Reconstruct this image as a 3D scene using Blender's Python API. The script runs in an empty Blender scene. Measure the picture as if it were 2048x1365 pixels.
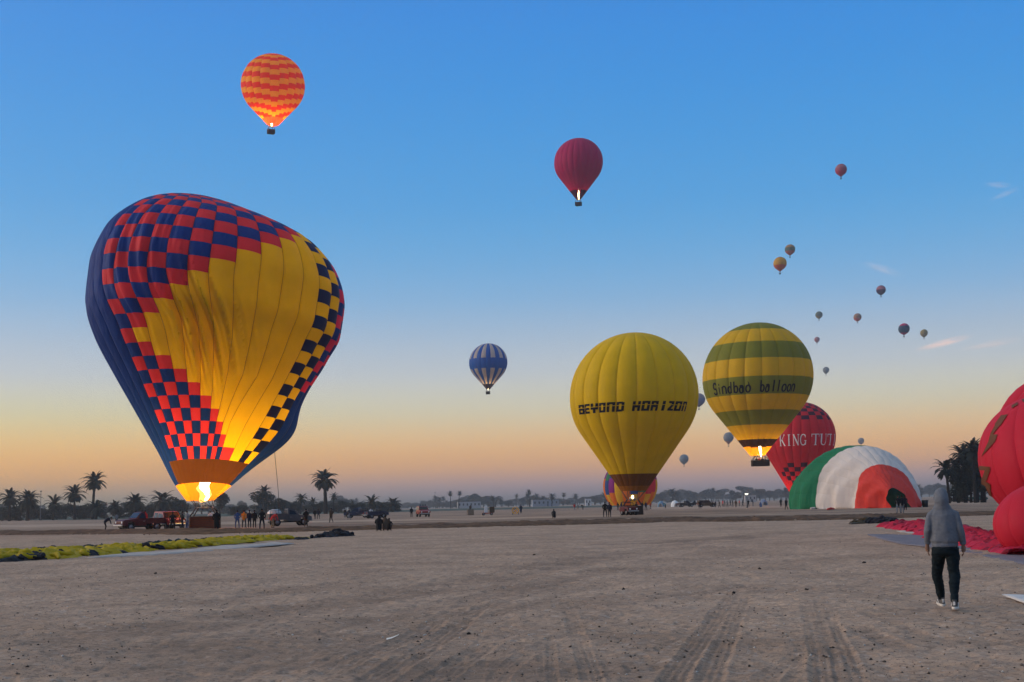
import bpy, bmesh, math, random
import numpy as np
from mathutils import Vector, Matrix, noise

random.seed(7)
RNG = np.random.default_rng(7)
PI = math.pi
SC = bpy.context.scene
COL = SC.collection

# ------------------------------------------------------------------ camera
FPX, PPX, PPY, CAMH = 2603.0, 1024.0, 682.5, 1.65
PITCH, ROLL = math.atan(328.1 / 2603.0), math.radians(-1.28)
cam_data = bpy.data.cameras.new('camera')
cam = bpy.data.objects.new('camera', cam_data)
COL.objects.link(cam)
cam.matrix_world = Matrix.Translation((0, 0, CAMH)) @ Matrix.Rotation(PI / 2 + PITCH, 4, 'X') @ Matrix.Rotation(ROLL, 4, 'Z')
cam_data.sensor_width = 36.0
cam_data.sensor_fit = 'HORIZONTAL'
cam_data.lens = 36.0 * FPX / 2048.0
cam_data.shift_y = (PPY - 682.5) / 2048.0
cam_data.clip_start = 0.1
cam_data.clip_end = 9000
SC.camera = cam

# ------------------------------------------------------------------ render settings
SC.render.engine = 'CYCLES'
cy = SC.cycles
cy.max_bounces = 8
cy.diffuse_bounces = 4
cy.glossy_bounces = 2
cy.transmission_bounces = 5
cy.volume_bounces = 2
cy.transparent_max_bounces = 8
cy.sample_clamp_indirect = 4.0
cy.caustics_reflective = False
cy.caustics_refractive = False
cy.use_denoising = True
cy.use_adaptive_sampling = True
cy.adaptive_threshold = 0.02
SC.view_settings.view_transform = 'Standard'
SC.view_settings.look = 'None'
SC.view_settings.exposure = 0.0
SC.view_settings.gamma = 1.0

# ------------------------------------------------------------------ sky and sun
SUN_EL, SUN_AZ = math.radians(14.0), math.radians(-88.0)      # low, left of the frame; azimuth from +Y
sun_dir = Vector((math.sin(SUN_AZ) * math.cos(SUN_EL), math.cos(SUN_AZ) * math.cos(SUN_EL), math.sin(SUN_EL)))


def s2l(c):
    return tuple(((v / 255.0) / 12.92 if v / 255.0 <= 0.04045 else ((v / 255.0 + 0.055) / 1.055) ** 2.4) for v in c)


world = bpy.data.worlds.new('World')
SC.world = world
world.use_nodes = True
nt = world.node_tree
nt.nodes.clear()


def N(tree, kind, **kw):
    n = tree.nodes.new(kind)
    for k, v in kw.items():
        setattr(n, k, v)
    return n


def build_world():
    L = nt.links.new
    out = N(nt, 'ShaderNodeOutputWorld')
    sky = N(nt, 'ShaderNodeTexSky', sky_type='NISHITA', sun_disc=False)
    sky.sun_elevation = SUN_EL
    sky.sun_rotation = SUN_AZ
    sky.air_density = 1.2
    sky.dust_density = 2.0
    sky.ozone_density = 3.0
    bg1 = N(nt, 'ShaderNodeBackground')
    bg1.inputs['Strength'].default_value = 0.02
    L(sky.outputs[0], bg1.inputs['Color'])
    tc = N(nt, 'ShaderNodeTexCoord')
    sep = N(nt, 'ShaderNodeSeparateXYZ')
    L(tc.outputs['Generated'], sep.inputs[0])
    # dawn bands by elevation (sine of the elevation angle)
    ramp = N(nt, 'ShaderNodeValToRGB')
    ramp.color_ramp.interpolation = 'B_SPLINE'
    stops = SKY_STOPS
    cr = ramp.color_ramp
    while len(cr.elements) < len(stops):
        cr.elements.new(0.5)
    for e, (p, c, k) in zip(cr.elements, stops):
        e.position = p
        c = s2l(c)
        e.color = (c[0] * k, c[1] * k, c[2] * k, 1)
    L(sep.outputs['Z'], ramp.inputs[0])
    # warmer towards the coming sun
    dot = N(nt, 'ShaderNodeVectorMath', operation='DOT_PRODUCT')
    L(tc.outputs['Generated'], dot.inputs[0])
    dot.inputs[1].default_value = (math.sin(SUN_AZ), math.cos(SUN_AZ), 0.02)
    mr = N(nt, 'ShaderNodeMapRange', interpolation_type='SMOOTHSTEP')
    mr.inputs['From Min'].default_value = 0.0
    mr.inputs['From Max'].default_value = 0.55
    L(dot.outputs['Value'], mr.inputs['Value'])
    low = N(nt, 'ShaderNodeMapRange', interpolation_type='SMOOTHSTEP')
    low.inputs['From Min'].default_value = 0.11
    low.inputs['From Max'].default_value = 0.025
    L(sep.outputs['Z'], low.inputs['Value'])
    mul = N(nt, 'ShaderNodeMath', operation='MULTIPLY')
    L(mr.outputs[0], mul.inputs[0])
    L(low.outputs[0], mul.inputs[1])
    warm = N(nt, 'ShaderNodeMix', data_type='RGBA', blend_type='MULTIPLY')
    L(mul.outputs[0], warm.inputs[0])
    L(ramp.outputs[0], warm.inputs[6])
    warm.inputs[7].default_value = (1.12, 1.06, 0.40, 1)
    # thin dawn clouds: streaks of stretched noise in a few directions
    col = warm.outputs[2]
    for (px, py, wx, wy, ang, amt) in ((1888, 686, 64, 9, 12, 0.80), (1764, 538, 46, 10, -22, 0.20), (1996, 370, 30, 8, -10, 0.16), (2010, 388, 36, 7, 20, 0.14), (1985, 688, 70, 9, 8, 0.28)):
        d = cam.matrix_world.to_3x3() @ Vector(((px - PPX) / FPX, -(py - PPY) / FPX, -1)).normalized()
        rt = Vector((d.y, -d.x, 0)).normalized()
        up = rt.cross(d).normalized()
        a = math.radians(ang)
        e1 = rt * math.cos(a) + up * math.sin(a)
        e2 = -rt * math.sin(a) + up * math.cos(a)
        vals = []
        for e, w in ((e1, wx / FPX), (e2, wy / FPX)):
            dd = N(nt, 'ShaderNodeVectorMath', operation='DOT_PRODUCT')
            L(tc.outputs['Generated'], dd.inputs[0])
            dd.inputs[1].default_value = tuple(e / w)
            sb = N(nt, 'ShaderNodeMath', operation='SUBTRACT')
            L(dd.outputs['Value'], sb.inputs[0])
            sb.inputs[1].default_value = d.dot(e) / w
            vals.append(sb.outputs[0])
        cmb = N(nt, 'ShaderNodeCombineXYZ')
        L(vals[0], cmb.inputs[0])
        L(vals[1], cmb.inputs[1])
        fr = N(nt, 'ShaderNodeVectorMath', operation='DOT_PRODUCT')
        L(tc.outputs['Generated'], fr.inputs[0])
        fr.inputs[1].default_value = tuple(d)
        ns = N(nt, 'ShaderNodeTexNoise')
        ns.inputs['Scale'].default_value = 1.3
        ns.inputs['Detail'].default_value = 5
        ns.inputs['Distortion'].default_value = 0.6
        L(cmb.outputs[0], ns.inputs['Vector'])
        ln = N(nt, 'ShaderNodeVectorMath', operation='LENGTH')
        L(cmb.outputs[0], ln.inputs[0])
        fall = N(nt, 'ShaderNodeMapRange', interpolation_type='SMOOTHSTEP')
        fall.inputs['From Min'].default_value = 1.0
        fall.inputs['From Max'].default_value = 0.0
        L(ln.outputs['Value'], fall.inputs['Value'])
        nm = N(nt, 'ShaderNodeMapRange', interpolation_type='SMOOTHSTEP')
        nm.inputs['From Min'].default_value = 0.20
        nm.inputs['From Max'].default_value = 0.62
        L(ns.outputs['Fac'], nm.inputs['Value'])
        m1 = N(nt, 'ShaderNodeMath', operation='MULTIPLY')
        L(fall.outputs[0], m1.inputs[0])
        L(nm.outputs[0], m1.inputs[1])
        gt = N(nt, 'ShaderNodeMath', operation='GREATER_THAN')
        L(fr.outputs['Value'], gt.inputs[0])
        gt.inputs[1].default_value = 0.5
        m2 = N(nt, 'ShaderNodeMath', operation='MULTIPLY')
        L(m1.outputs[0], m2.inputs[0])
        L(gt.outputs[0], m2.inputs[1])
        m3 = N(nt, 'ShaderNodeMath', operation='MULTIPLY')
        L(m2.outputs[0], m3.inputs[0])
        m3.inputs[1].default_value = amt
        mx = N(nt, 'ShaderNodeMix', data_type='RGBA')
        L(m3.outputs[0], mx.inputs[0])
        L(col, mx.inputs[6])
        mx.inputs[7].default_value = (1.25, 0.80, 0.62, 1)
        col = mx.outputs[2]
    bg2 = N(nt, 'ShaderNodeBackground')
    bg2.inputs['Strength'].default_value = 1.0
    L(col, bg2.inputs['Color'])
    add = N(nt, 'ShaderNodeAddShader')
    L(bg1.outputs[0], add.inputs[0])
    L(bg2.outputs[0], add.inputs[1])
    L(add.outputs[0], out.inputs['Surface'])


SKY_STOPS = [
    (0.000, (57, 72, 74), 1.000),
    (0.014, (142, 129, 145), 1.000),
    (0.028, (216, 154, 96), 1.000),
    (0.048, (246, 186, 102), 1.000),
    (0.072, (219, 212, 170), 1.000),
    (0.100, (211, 209, 207), 1.000),
    (0.156, (108, 174, 223), 1.000),
    (0.228, (48, 154, 219), 1.000),
    (0.350, (7, 129, 217), 1.000),
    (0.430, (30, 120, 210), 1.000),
    (0.640, (150, 180, 208), 1.000),  # upper sky out of view, made paler to neutralise the light on the ground
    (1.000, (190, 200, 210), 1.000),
]
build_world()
sun_data = bpy.data.lights.new('sun', 'SUN')
sun = bpy.data.objects.new('sun', sun_data)
COL.objects.link(sun)
sun_data.energy = 2.8
sun_data.angle = math.radians(45)
sun_data.color = (1.0, 0.80, 0.62)
sun.rotation_euler = sun_dir.to_track_quat('Z', 'Y').to_euler()
sun.location = (-60, 20, 40)

HAZE_DENSITY = 0.00019

# ------------------------------------------------------------------ pixel helpers: where a thing of the place stands
CM = cam.matrix_world.to_3x3()


def ray(x, y):
    return CM @ Vector(((x - PPX) / FPX, -(y - PPY) / FPX, -1.0))


def at(x, y, Y):
    d = ray(x, y)
    return Vector((0, 0, CAMH)) + d * (Y / d.y)


def gnd(x, y):
    d = ray(x, y)
    return Vector((0, 0, CAMH)) + d * (-CAMH / d.z)


CMn = np.array(CM)


def projn(P):
    q = (np.asarray(P) - np.array([0, 0, CAMH])) @ CMn
    return np.stack([PPX + FPX * q[..., 0] / -q[..., 2], PPY - FPX * q[..., 1] / -q[..., 2]], -1)


def horizon(x):
    return 1033.6 - 0.02235 * x


# ------------------------------------------------------------------ materials
MATS = {}


def base_mat(name):
    m = bpy.data.materials.new(name)
    m.use_nodes = True
    t = m.node_tree
    t.nodes.clear()
    out = N(t, 'ShaderNodeOutputMaterial')
    b = N(t, 'ShaderNodeBsdfPrincipled')
    t.links.new(b.outputs[0], out.inputs['Surface'])
    return m, t, b, out


def vary(t, color, scale, amount, detail=3.0, coord='Object'):
    """colour varied by noise around its base value"""
    tc = N(t, 'ShaderNodeTexCoord')
    ns = N(t, 'ShaderNodeTexNoise')
    ns.inputs['Scale'].default_value = scale
    ns.inputs['Detail'].default_value = detail
    t.links.new(tc.outputs[coord], ns.inputs['Vector'])
    mr = N(t, 'ShaderNodeMapRange')
    mr.inputs['From Min'].default_value = 0.25
    mr.inputs['From Max'].default_value = 0.75
    mr.inputs['To Min'].default_value = 1 - amount
    mr.inputs['To Max'].default_value = 1 + amount
    t.links.new(ns.outputs['Fac'], mr.inputs['Value'])
    mx = N(t, 'ShaderNodeVectorMath', operation='SCALE')
    mx.inputs[0].default_value = color
    t.links.new(mr.outputs[0], mx.inputs['Scale'])
    return mx.outputs[0], ns, tc


def mat(name, color, rough=0.7, metal=0.0, scale=3.0, amount=0.12, bump=0.0, bscale=30.0, coat=0.0, spec=0.15):
    if name in MATS:
        return MATS[name]
    m, t, b, out = base_mat(name)
    c, ns, tc = vary(t, color, scale, amount)
    t.links.new(c, b.inputs['Base Color'])
    b.inputs['Roughness'].default_value = rough
    b.inputs['Metallic'].default_value = metal
    b.inputs['Specular IOR Level'].default_value = spec
    b.inputs['Coat Weight'].default_value = coat
    if bump:
        n2 = N(t, 'ShaderNodeTexNoise')
        n2.inputs['Scale'].default_value = bscale
        n2.inputs['Detail'].default_value = 4
        t.links.new(tc.outputs['Object'], n2.inputs['Vector'])
        bp = N(t, 'ShaderNodeBump')
        bp.inputs['Strength'].default_value = bump
        bp.inputs['Distance'].default_value = 0.05
        t.links.new(n2.outputs['Fac'], bp.inputs['Height'])
        t.links.new(bp.outputs[0], b.inputs['Normal'])
    MATS[name] = m
    return m


def fabric(name, color, trans=0.4, rough=0.55, wrinkle=0.25, wscale=0.9, amount=0.07):
    """balloon nylon: reflects part of the light and lets part through"""
    name = 'nylon_' + name
    if name in MATS:
        return MATS[name]
    m, t, b, out = base_mat(name)
    c, ns, tc = vary(t, color, 0.5, amount, 4)
    t.links.new(c, b.inputs['Base Color'])
    b.inputs['Roughness'].default_value = rough
    b.inputs['Specular IOR Level'].default_value = 0.10
    mp = N(t, 'ShaderNodeMapping')
    mp.inputs['Scale'].default_value = (1.0, 1.0, 0.25)
    t.links.new(tc.outputs['Object'], mp.inputs[0])
    n2 = N(t, 'ShaderNodeTexNoise')
    n2.inputs['Scale'].default_value = wscale
    n2.inputs['Detail'].default_value = 3
    n2.inputs['Distortion'].default_value = 0.5
    t.links.new(mp.outputs[0], n2.inputs['Vector'])
    bp = N(t, 'ShaderNodeBump')
    bp.inputs['Strength'].default_value = wrinkle
    bp.inputs['Distance'].default_value = 0.35
    t.links.new(n2.outputs['Fac'], bp.inputs['Height'])
    t.links.new(bp.outputs[0], b.inputs['Normal'])
    tr = N(t, 'ShaderNodeBsdfTranslucent')
    t.links.new(c, tr.inputs['Color'])
    mx = N(t, 'ShaderNodeMixShader')
    mx.inputs[0].default_value = trans
    t.links.new(b.outputs[0], mx.inputs[1])
    t.links.new(tr.outputs[0], mx.inputs[2])
    t.links.new(mx.outputs[0], out.inputs['Surface'])
    MATS[name] = m
    return m


def emit(name, color, strength):
    if name in MATS:
        return MATS[name]
    m = bpy.data.materials.new(name)
    m.use_nodes = True
    t = m.node_tree
    t.nodes.clear()
    out = N(t, 'ShaderNodeOutputMaterial')
    e = N(t, 'ShaderNodeEmission')
    e.inputs['Color'].default_value = (*color, 1)
    e.inputs['Strength'].default_value = strength
    t.links.new(e.outputs[0], out.inputs['Surface'])
    m.cycles.emission_sampling = 'NONE'
    MATS[name] = m
    return m


# ------------------------------------------------------------------ mesh helpers
def tag(o, label=None, cat=None, group=None, kind=None):
    if label:
        o['label'] = label
    if cat:
        o['category'] = cat
    if group:
        o['group'] = group
    if kind:
        o['kind'] = kind
    return o


def empty(name, loc, rz=0.0):
    o = bpy.data.objects.new(name, None)
    COL.objects.link(o)
    o.empty_display_size = 0.2
    o.location = loc
    o.rotation_euler = (0, 0, rz)
    return o


def link(name, me, mats=None, parent=None):
    if mats is not None:
        for m in (mats if isinstance(mats, (list, tuple)) else [mats]):
            me.materials.append(m)
    o = bpy.data.objects.new(name, me)
    COL.objects.link(o)
    o.parent = parent
    return o


def pymesh(verts, faces, smooth=True, midx=None, normals=None):
    me = bpy.data.meshes.new('mesh')
    me.from_pydata([tuple(v) for v in verts], [], [tuple(f) for f in faces])
    if smooth:
        me.polygons.foreach_set('use_smooth', [True] * len(me.polygons))
    if midx is not None:
        me.polygons.foreach_set('material_index', list(midx))
    if normals is not None:
        me.normals_split_custom_set_from_vertices([tuple(n) for n in normals])
    me.update()
    return me


class MB:
    """collects simple shapes into one mesh"""

    def __init__(s):
        s.v, s.f, s.m = [], [], []

    def add(s, vs, fs, m=0):
        o = len(s.v)
        s.v += [tuple(v) for v in vs]
        s.f += [tuple(i + o for i in f) for f in fs]
        s.m += [m] * len(fs)
        return s

    def box(s, c, d, m=0, taper=1.0, rz=0.0, bev=0.0):
        x, y, z = d[0] / 2, d[1] / 2, d[2] / 2
        b = bev
        ca, sa = math.cos(rz), math.sin(rz)
        rings = []
        if b:
            lv = [(-z, x - b, y - b, 1), (-z + b, x, y, 1), (z - b, x * taper, y * taper, 1), (z, x * taper - b, y * taper - b, 1)]
        else:
            lv = [(-z, x, y, 1), (z, x * taper, y * taper, 1)]
        vs = []
        for (zz, xx, yy, _) in lv:
            for (sx, sy) in ((-1, -1), (1, -1), (1, 1), (-1, 1)):
                px, py = sx * xx, sy * yy
                vs.append((c[0] + px * ca - py * sa, c[1] + px * sa + py * ca, c[2] + zz))
        fs = [(3, 2, 1, 0)]
        n = len(lv)
        for k in range(n - 1):
            for i in range(4):
                fs.append((k * 4 + i, k * 4 + (i + 1) % 4, k * 4 + 4 + (i + 1) % 4, k * 4 + 4 + i))
        fs.append(tuple((n - 1) * 4 + i for i in range(4)))
        return s.add(vs, fs, m)

    def tube(s, pts, rad, n=8, m=0, caps=True):
        pts = [Vector(p) for p in pts]
        if not isinstance(rad, (list, tuple)):
            rad = [rad] * len(pts)
        vs, fs = [], []
        prev = None
        for i, p in enumerate(pts):
            t = (pts[min(i + 1, len(pts) - 1)] - pts[max(i - 1, 0)]).normalized()
            if prev is None:
                a = t.orthogonal().normalized()
            else:
                a = (prev - t * prev.dot(t))
                a = a.normalized() if a.length > 1e-6 else t.orthogonal().normalized()
            prev = a
            b = t.cross(a)
            for k in range(n):
                w = 2 * PI * k / n
                vs.append(p + (a * math.cos(w) + b * math.sin(w)) * rad[i])
        for i in range(len(pts) - 1):
            for k in range(n):
                fs.append((i * n + k, i * n + (k + 1) % n, (i + 1) * n + (k + 1) % n, (i + 1) * n + k))
        if caps:
            fs.append(tuple(range(n - 1, -1, -1)))
            fs.append(tuple((len(pts) - 1) * n + k for k in range(n)))
        return s.add(vs, fs, m)

    def loft(s, rings, n=16, m=0, caps=True, expo=2.0):
        """horizontal elliptic rings: (cx, cy, cz, rx, ry)"""
        vs, fs = [], []
        for (x, y, z, rx, ry) in rings:
            for k in range(n):
                w = 2 * PI * k / n
                c, q = math.cos(w), math.sin(w)
                c = math.copysign(abs(c) ** (2 / expo), c)
                q = math.copysign(abs(q) ** (2 / expo), q)
                vs.append((x + rx * c, y + ry * q, z))
        for i in range(len(rings) - 1):
            for k in range(n):
                fs.append((i * n + k, i * n + (k + 1) % n, (i + 1) * n + (k + 1) % n, (i + 1) * n + k))
        if caps:
            fs.append(tuple(range(n - 1, -1, -1)))
            fs.append(tuple((len(rings) - 1) * n + k for k in range(n)))
        return s.add(vs, fs, m)

    def ell(s, c, r, m=0, n=14, k=9):
        rings = []
        for i in range(k + 1):
            a = -PI / 2 + PI * (i + 0.0) / k
            a = max(-PI / 2 + 0.06, min(PI / 2 - 0.06, a))
            rings.append((c[0], c[1], c[2] + r[2] * math.sin(a), r[0] * math.cos(a), r[1] * math.cos(a)))
        return s.loft(rings, n, m)

    def prism(s, poly, y0, y1, m=0, inset=0.0, zsplit=None):
        """polygon in x,z pushed through y; inset narrows points above zsplit"""
        n = len(poly)
        vs = []
        for y, sg in ((y0, 1), (y1, -1)):
            for (x, z) in poly:
                yy = y + (sg * inset if (zsplit is not None and z > zsplit) else 0)
                vs.append((x, yy, z))
        fs = [tuple(range(n)), tuple(range(2 * n - 1, n - 1, -1))]
        for i in range(n):
            j = (i + 1) % n
            fs.append((j, i, i + n, j + n))
        return s.add(vs, fs, m)

    def cyl(s, c, axis, r, h, n=16, m=0):
        a = Vector(axis).normalized() * (h / 2)
        c = Vector(c)
        return s.tube([c - a, c + a], r, n, m)

    def mesh(s, smooth=False):
        return pymesh(s.v, s.f, smooth, s.m)

    def build(s, name, mats, parent=None, smooth=False):
        return link(name, s.mesh(smooth), mats, parent)


def autosmooth(me, deg=40):
    bm = bmesh.new()
    bm.from_mesh(me)
    lim = math.radians(deg)
    for e in bm.edges:
        e.smooth = len(e.link_faces) == 2 and e.calc_face_angle(0) < lim
    for f in bm.faces:
        f.smooth = True
    bm.to_mesh(me)
    bm.free()


def pchip(xk, yk, x):
    xk, yk, x = np.asarray(xk, float), np.asarray(yk, float), np.asarray(x, float)
    h = np.diff(xk)
    d = np.diff(yk) / h
    m = np.zeros(len(xk))
    for i in range(1, len(xk) - 1):
        if d[i - 1] * d[i] > 0:
            w1, w2 = 2 * h[i] + h[i - 1], h[i] + 2 * h[i - 1]
            m[i] = (w1 + w2) / (w1 / d[i - 1] + w2 / d[i])
    m[0], m[-1] = d[0], d[-1]
    i = np.clip(np.searchsorted(xk, x) - 1, 0, len(h) - 1)
    t = np.clip((x - xk[i]) / h[i], 0, 1)
    return ((1 + 2 * t) * (1 - t) ** 2 * yk[i] + t * (1 - t) ** 2 * h[i] * m[i] + t * t * (3 - 2 * t) * yk[i + 1] + t * t * (t - 1) * h[i] * m[i + 1])


def vnoise(P, scale=1.0, seed=0.0):
    return np.array([noise.noise(Vector((p[0] * scale + seed, p[1] * scale - seed, p[2] * scale + 2 * seed))) for p in P])


def copy_tree(o, parent=None):
    c = o.copy()
    COL.objects.link(c)
    c.parent = parent
    for ch in list(o.children):
        copy_tree(ch, c)
    return c


# ------------------------------------------------------------------ ground
def vn2(x, y, seed=0):
    """smooth value noise, vectorised"""
    xi, yi = np.floor(x).astype(np.int64), np.floor(y).astype(np.int64)
    fx, fy = x - xi, y - yi
    fx, fy = fx * fx * (3 - 2 * fx), fy * fy * (3 - 2 * fy)

    def h(a, b):
        n = (a * 374761393 + b * 668265263 + seed * 1442695041) & 0x7fffffff
        n = ((n ^ (n >> 13)) * 1274126177) & 0x7fffffff
        return ((n ^ (n >> 16)) & 0xffff) / 65535.0
    return (h(xi, yi) * (1 - fx) + h(xi + 1, yi) * fx) * (1 - fy) + (h(xi, yi + 1) * (1 - fx) + h(xi + 1, yi + 1) * fx) * fy


TRACKS_AND_BANDS = [  # tyre tracks and broad dark bands: points in the photograph, half width (m), depth, tread, darkness
    ([(560, 1400), (700, 1325), (800, 1278), (900, 1222), (960, 1186), (1010, 1168)], 0.16, 0.022, 1, 0.75),
    ([(690, 1400), (800, 1330), (880, 1275), (960, 1208), (1010, 1175)], 0.16, 0.022, 1, 0.85),
    ([(800, 1410), (900, 1338), (960, 1296), (1020, 1240)], 0.15, 0.02, 1, 0.7),
    ([(1300, 1420), (1360, 1330), (1410, 1262), (1450, 1205), (1482, 1160)], 0.13, 0.022, 1, 0.8),
    ([(1390, 1420), (1425, 1330), (1455, 1262), (1478, 1205), (1490, 1170)], 0.13, 0.022, 1, 0.8),
    ([(1660, 1420), (1648, 1320), (1632, 1250), (1618, 1205), (1612, 1180)], 0.13, 0.022, 1, 0.85),
    ([(1720, 1420), (1690, 1320), (1662, 1250), (1648, 1205), (1640, 1180)], 0.13, 0.022, 1, 0.85),
    ([(1200, 1420), (1178, 1330), (1160, 1280), (1140, 1222), (1128, 1190)], 0.10, 0.018, 1, 0.65),
    ([(1108, 1420), (1105, 1330), (1100, 1280), (1092, 1240)], 0.05, 0.014, 1, 0.6),
    ([(900, 1352), (1040, 1318), (1130, 1290), (1165, 1276)], 0.22, 0.012, 0, 0.6),
    ([(-60, 1300), (300, 1262), (600, 1215), (1000, 1150), (1400, 1088), (1640, 1066)], 0.9, 0.02, 0, 0.62),
    ([(60, 1350), (400, 1292), (700, 1240), (940, 1196), (1200, 1142), (1500, 1096)], 0.5, 0.02, 0, 0.66),
    ([(-60, 1335), (250, 1290), (560, 1240), (820, 1196)], 0.35, 0.015, 0, 0.6),
    ([(1020, 1254), (1160, 1262), (1320, 1272), (1500, 1300), (1600, 1330)], 0.10, 0.016, 0, 0.55),
    ([(1160, 1238), (1320, 1246), (1440, 1262)], 0.09, 0.016, 0, 0.5),
    ([(1690, 1236), (1800, 1288), (1960, 1316), (2120, 1335)], 0.16, 0.02, 0, 0.6),
    ([(1700, 1212), (1840, 1262), (2000, 1288), (2140, 1300)], 0.10, 0.014, 0, 0.4),
    ([(960, 1180), (1100, 1140), (1260, 1108), (1420, 1082)], 0.3, 0.015, 0, 0.6),
    ([(1180, 1094), (1400, 1082), (1600, 1066), (1720, 1060)], 0.9, 0.02, 0, 0.75),
    ([(1300, 1290), (1420, 1250), (1540, 1235), (1700, 1200)], 0.12, 0.014, 0, 0.42),
    ([(1500, 1230), (1620, 1210), (1760, 1192)], 0.1, 0.012, 0, 0.3),
    ([(-100, 1372), (500, 1352), (1000, 1345), (1500, 1352), (2150, 1368)], 1.3, 0.0, 0, 1.0),  # broad flat band, no rut: darkening put into the sand colour near the camera
    ([(-100, 1320), (500, 1300), (1000, 1288), (1500, 1296), (2150, 1312)], 2.2, 0.0, 0, 0.62),  # wider flat band, no rut: same darkening of the sand colour, further out
    ([(420, 1400), (640, 1330), (860, 1262), (1060, 1205), (1240, 1150)], 0.16, 0.012, 1, 0.7),
    ([(320, 1400), (560, 1330), (800, 1258), (1020, 1196), (1200, 1145)], 0.16, 0.012, 1, 0.65),
    ([(200, 1300), (480, 1262), (760, 1215), (1000, 1172)], 0.13, 0.01, 0, 0.4),
    ([(-60, 1240), (260, 1218), (560, 1180), (860, 1140)], 0.3, 0.012, 0, 0.3),
    ([(-60, 1385), (300, 1340), (620, 1290), (860, 1236)], 0.16, 0.012, 1, 0.45),
    ([(1080, 1400), (1180, 1340), (1330, 1290), (1520, 1255), (1760, 1225)], 0.11, 0.012, 0, 0.42),
    ([(1480, 1400), (1560, 1330), (1680, 1270), (1860, 1230), (2080, 1205)], 0.12, 0.012, 1, 0.42),
    ([(1000, 1290), (1240, 1310), (1460, 1345), (1600, 1390)], 0.13, 0.012, 1, 0.4),
    ([(1240, 1200), (1400, 1180), (1620, 1160), (1820, 1150)], 0.2, 0.01, 0, 0.3),
    ([(1540, 1400), (1600, 1320), (1580, 1250), (1530, 1190)], 0.06, 0.01, 1, 0.4),
    ([(1780, 1400), (1860, 1350), (1990, 1320), (2120, 1310)], 0.11, 0.01, 0, 0.4),
    ([(960, 1400), (1010, 1340), (1080, 1290), (1180, 1240), (1320, 1195)], 0.11, 0.012, 1, 0.5),
]


def ground_fields(x, y):
    """height, track darkness and field mask for points of the ground"""
    r = np.hypot(x, y)
    near = np.clip((118 - r) / 18, 0, 1)
    h = 0.09 * (vn2(x * 0.16, y * 0.16, 1) - 0.5) + 0.05 * (vn2(x * 0.6, y * 0.6, 2) - 0.5)
    h += 0.026 * (vn2(x * 2.2, y * 2.2, 3) - 0.5) + 0.026 * (vn2(x * 5.5, y * 5.5, 4) - 0.5)
    dent = vn2(x * 8.0, y * 8.0, 5)
    h -= 0.026 * np.clip((dent - 0.62) / 0.38, 0, 1) ** 0.7
    h *= near
    dark = np.zeros_like(x)
    wob = 0.10 * (vn2(x * 1.1, y * 1.1, 9) - 0.5)
    for pts, hw, dep, tread, dk in TRACKS_AND_BANDS:
        g = np.array([[gnd(*p).x, gnd(*p).y] for p in pts])
        # resample smoothly
        tt = np.linspace(0, len(g) - 1, 24)
        gx, gy = pchip(range(len(g)), g[:, 0], tt), pchip(range(len(g)), g[:, 1], tt)
        best = np.full(x.shape, 1e9)
        side = np.zeros_like(x)
        along = np.zeros_like(x)
        sel = (x > gx.min() - 2) & (x < gx.max() + 2) & (y > gy.min() - 2) & (y < gy.max() + 2)
        xs, ys = x[sel], y[sel]
        b2, s2, a2 = best[sel], side[sel], along[sel]
        acc = 0.0
        for i in range(23):
            ax, ay, bx, by = gx[i], gy[i], gx[i + 1], gy[i + 1]
            dx, dy = bx - ax, by - ay
            L = math.hypot(dx, dy) + 1e-9
            t = np.clip(((xs - ax) * dx + (ys - ay) * dy) / L ** 2, 0, 1)
            px, py = xs - ax - t * dx, ys - ay - t * dy
            d = np.hypot(px, py)
            u = d < b2
            b2 = np.where(u, d, b2)
            s2 = np.where(u, d * np.sign(dx * py - dy * px), s2)
            a2 = np.where(u, acc + t * L, a2)
            acc += L
        q = (np.abs(s2 + wob[sel] * min(1, hw * 3)) / hw)
        fade = np.clip(a2 / 1.2, 0, 1) * np.clip((acc - a2) / (0.55 * acc), 0, 1)
        fade *= np.clip(0.35 + 1.3 * vn2(xs * 0.9, ys * 0.9, 21), 0, 1)
        inside = np.clip((1.25 - q) / 0.5, 0, 1)
        berm = np.exp(-((q - 1.25) / 0.22) ** 2)
        dep = dep * 0.55
        hh = -dep * inside + 0.6 * dep * berm
        if tread:
            hh += dep * 0.40 * inside * np.sin(s2 / hw * PI * 3.2 + 0.8) 
            stripe = 0.75 + 0.25 * np.sin(s2 / hw * PI * 3.2 + 0.8)
        else:
            stripe = 0.55 + 0.9 * vn2(xs * 1.4 + ys * 0.6, ys * 4.0, 31) * vn2(xs * 0.4, ys * 0.9, 32)
        h[sel] += hh * fade
        dsel = dark[sel]
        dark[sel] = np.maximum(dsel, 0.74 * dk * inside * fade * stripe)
    return h, dark


def bank_line():
    return [gnd(*p) for p in ((-260, 1071), (0, 1071), (200, 1069), (430, 1068), (700, 1062), (1024, 1053), (1300, 1046), (1500, 1043), (1700, 1039), (1850, 1035), (2048, 1029), (2300, 1022))]


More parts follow.
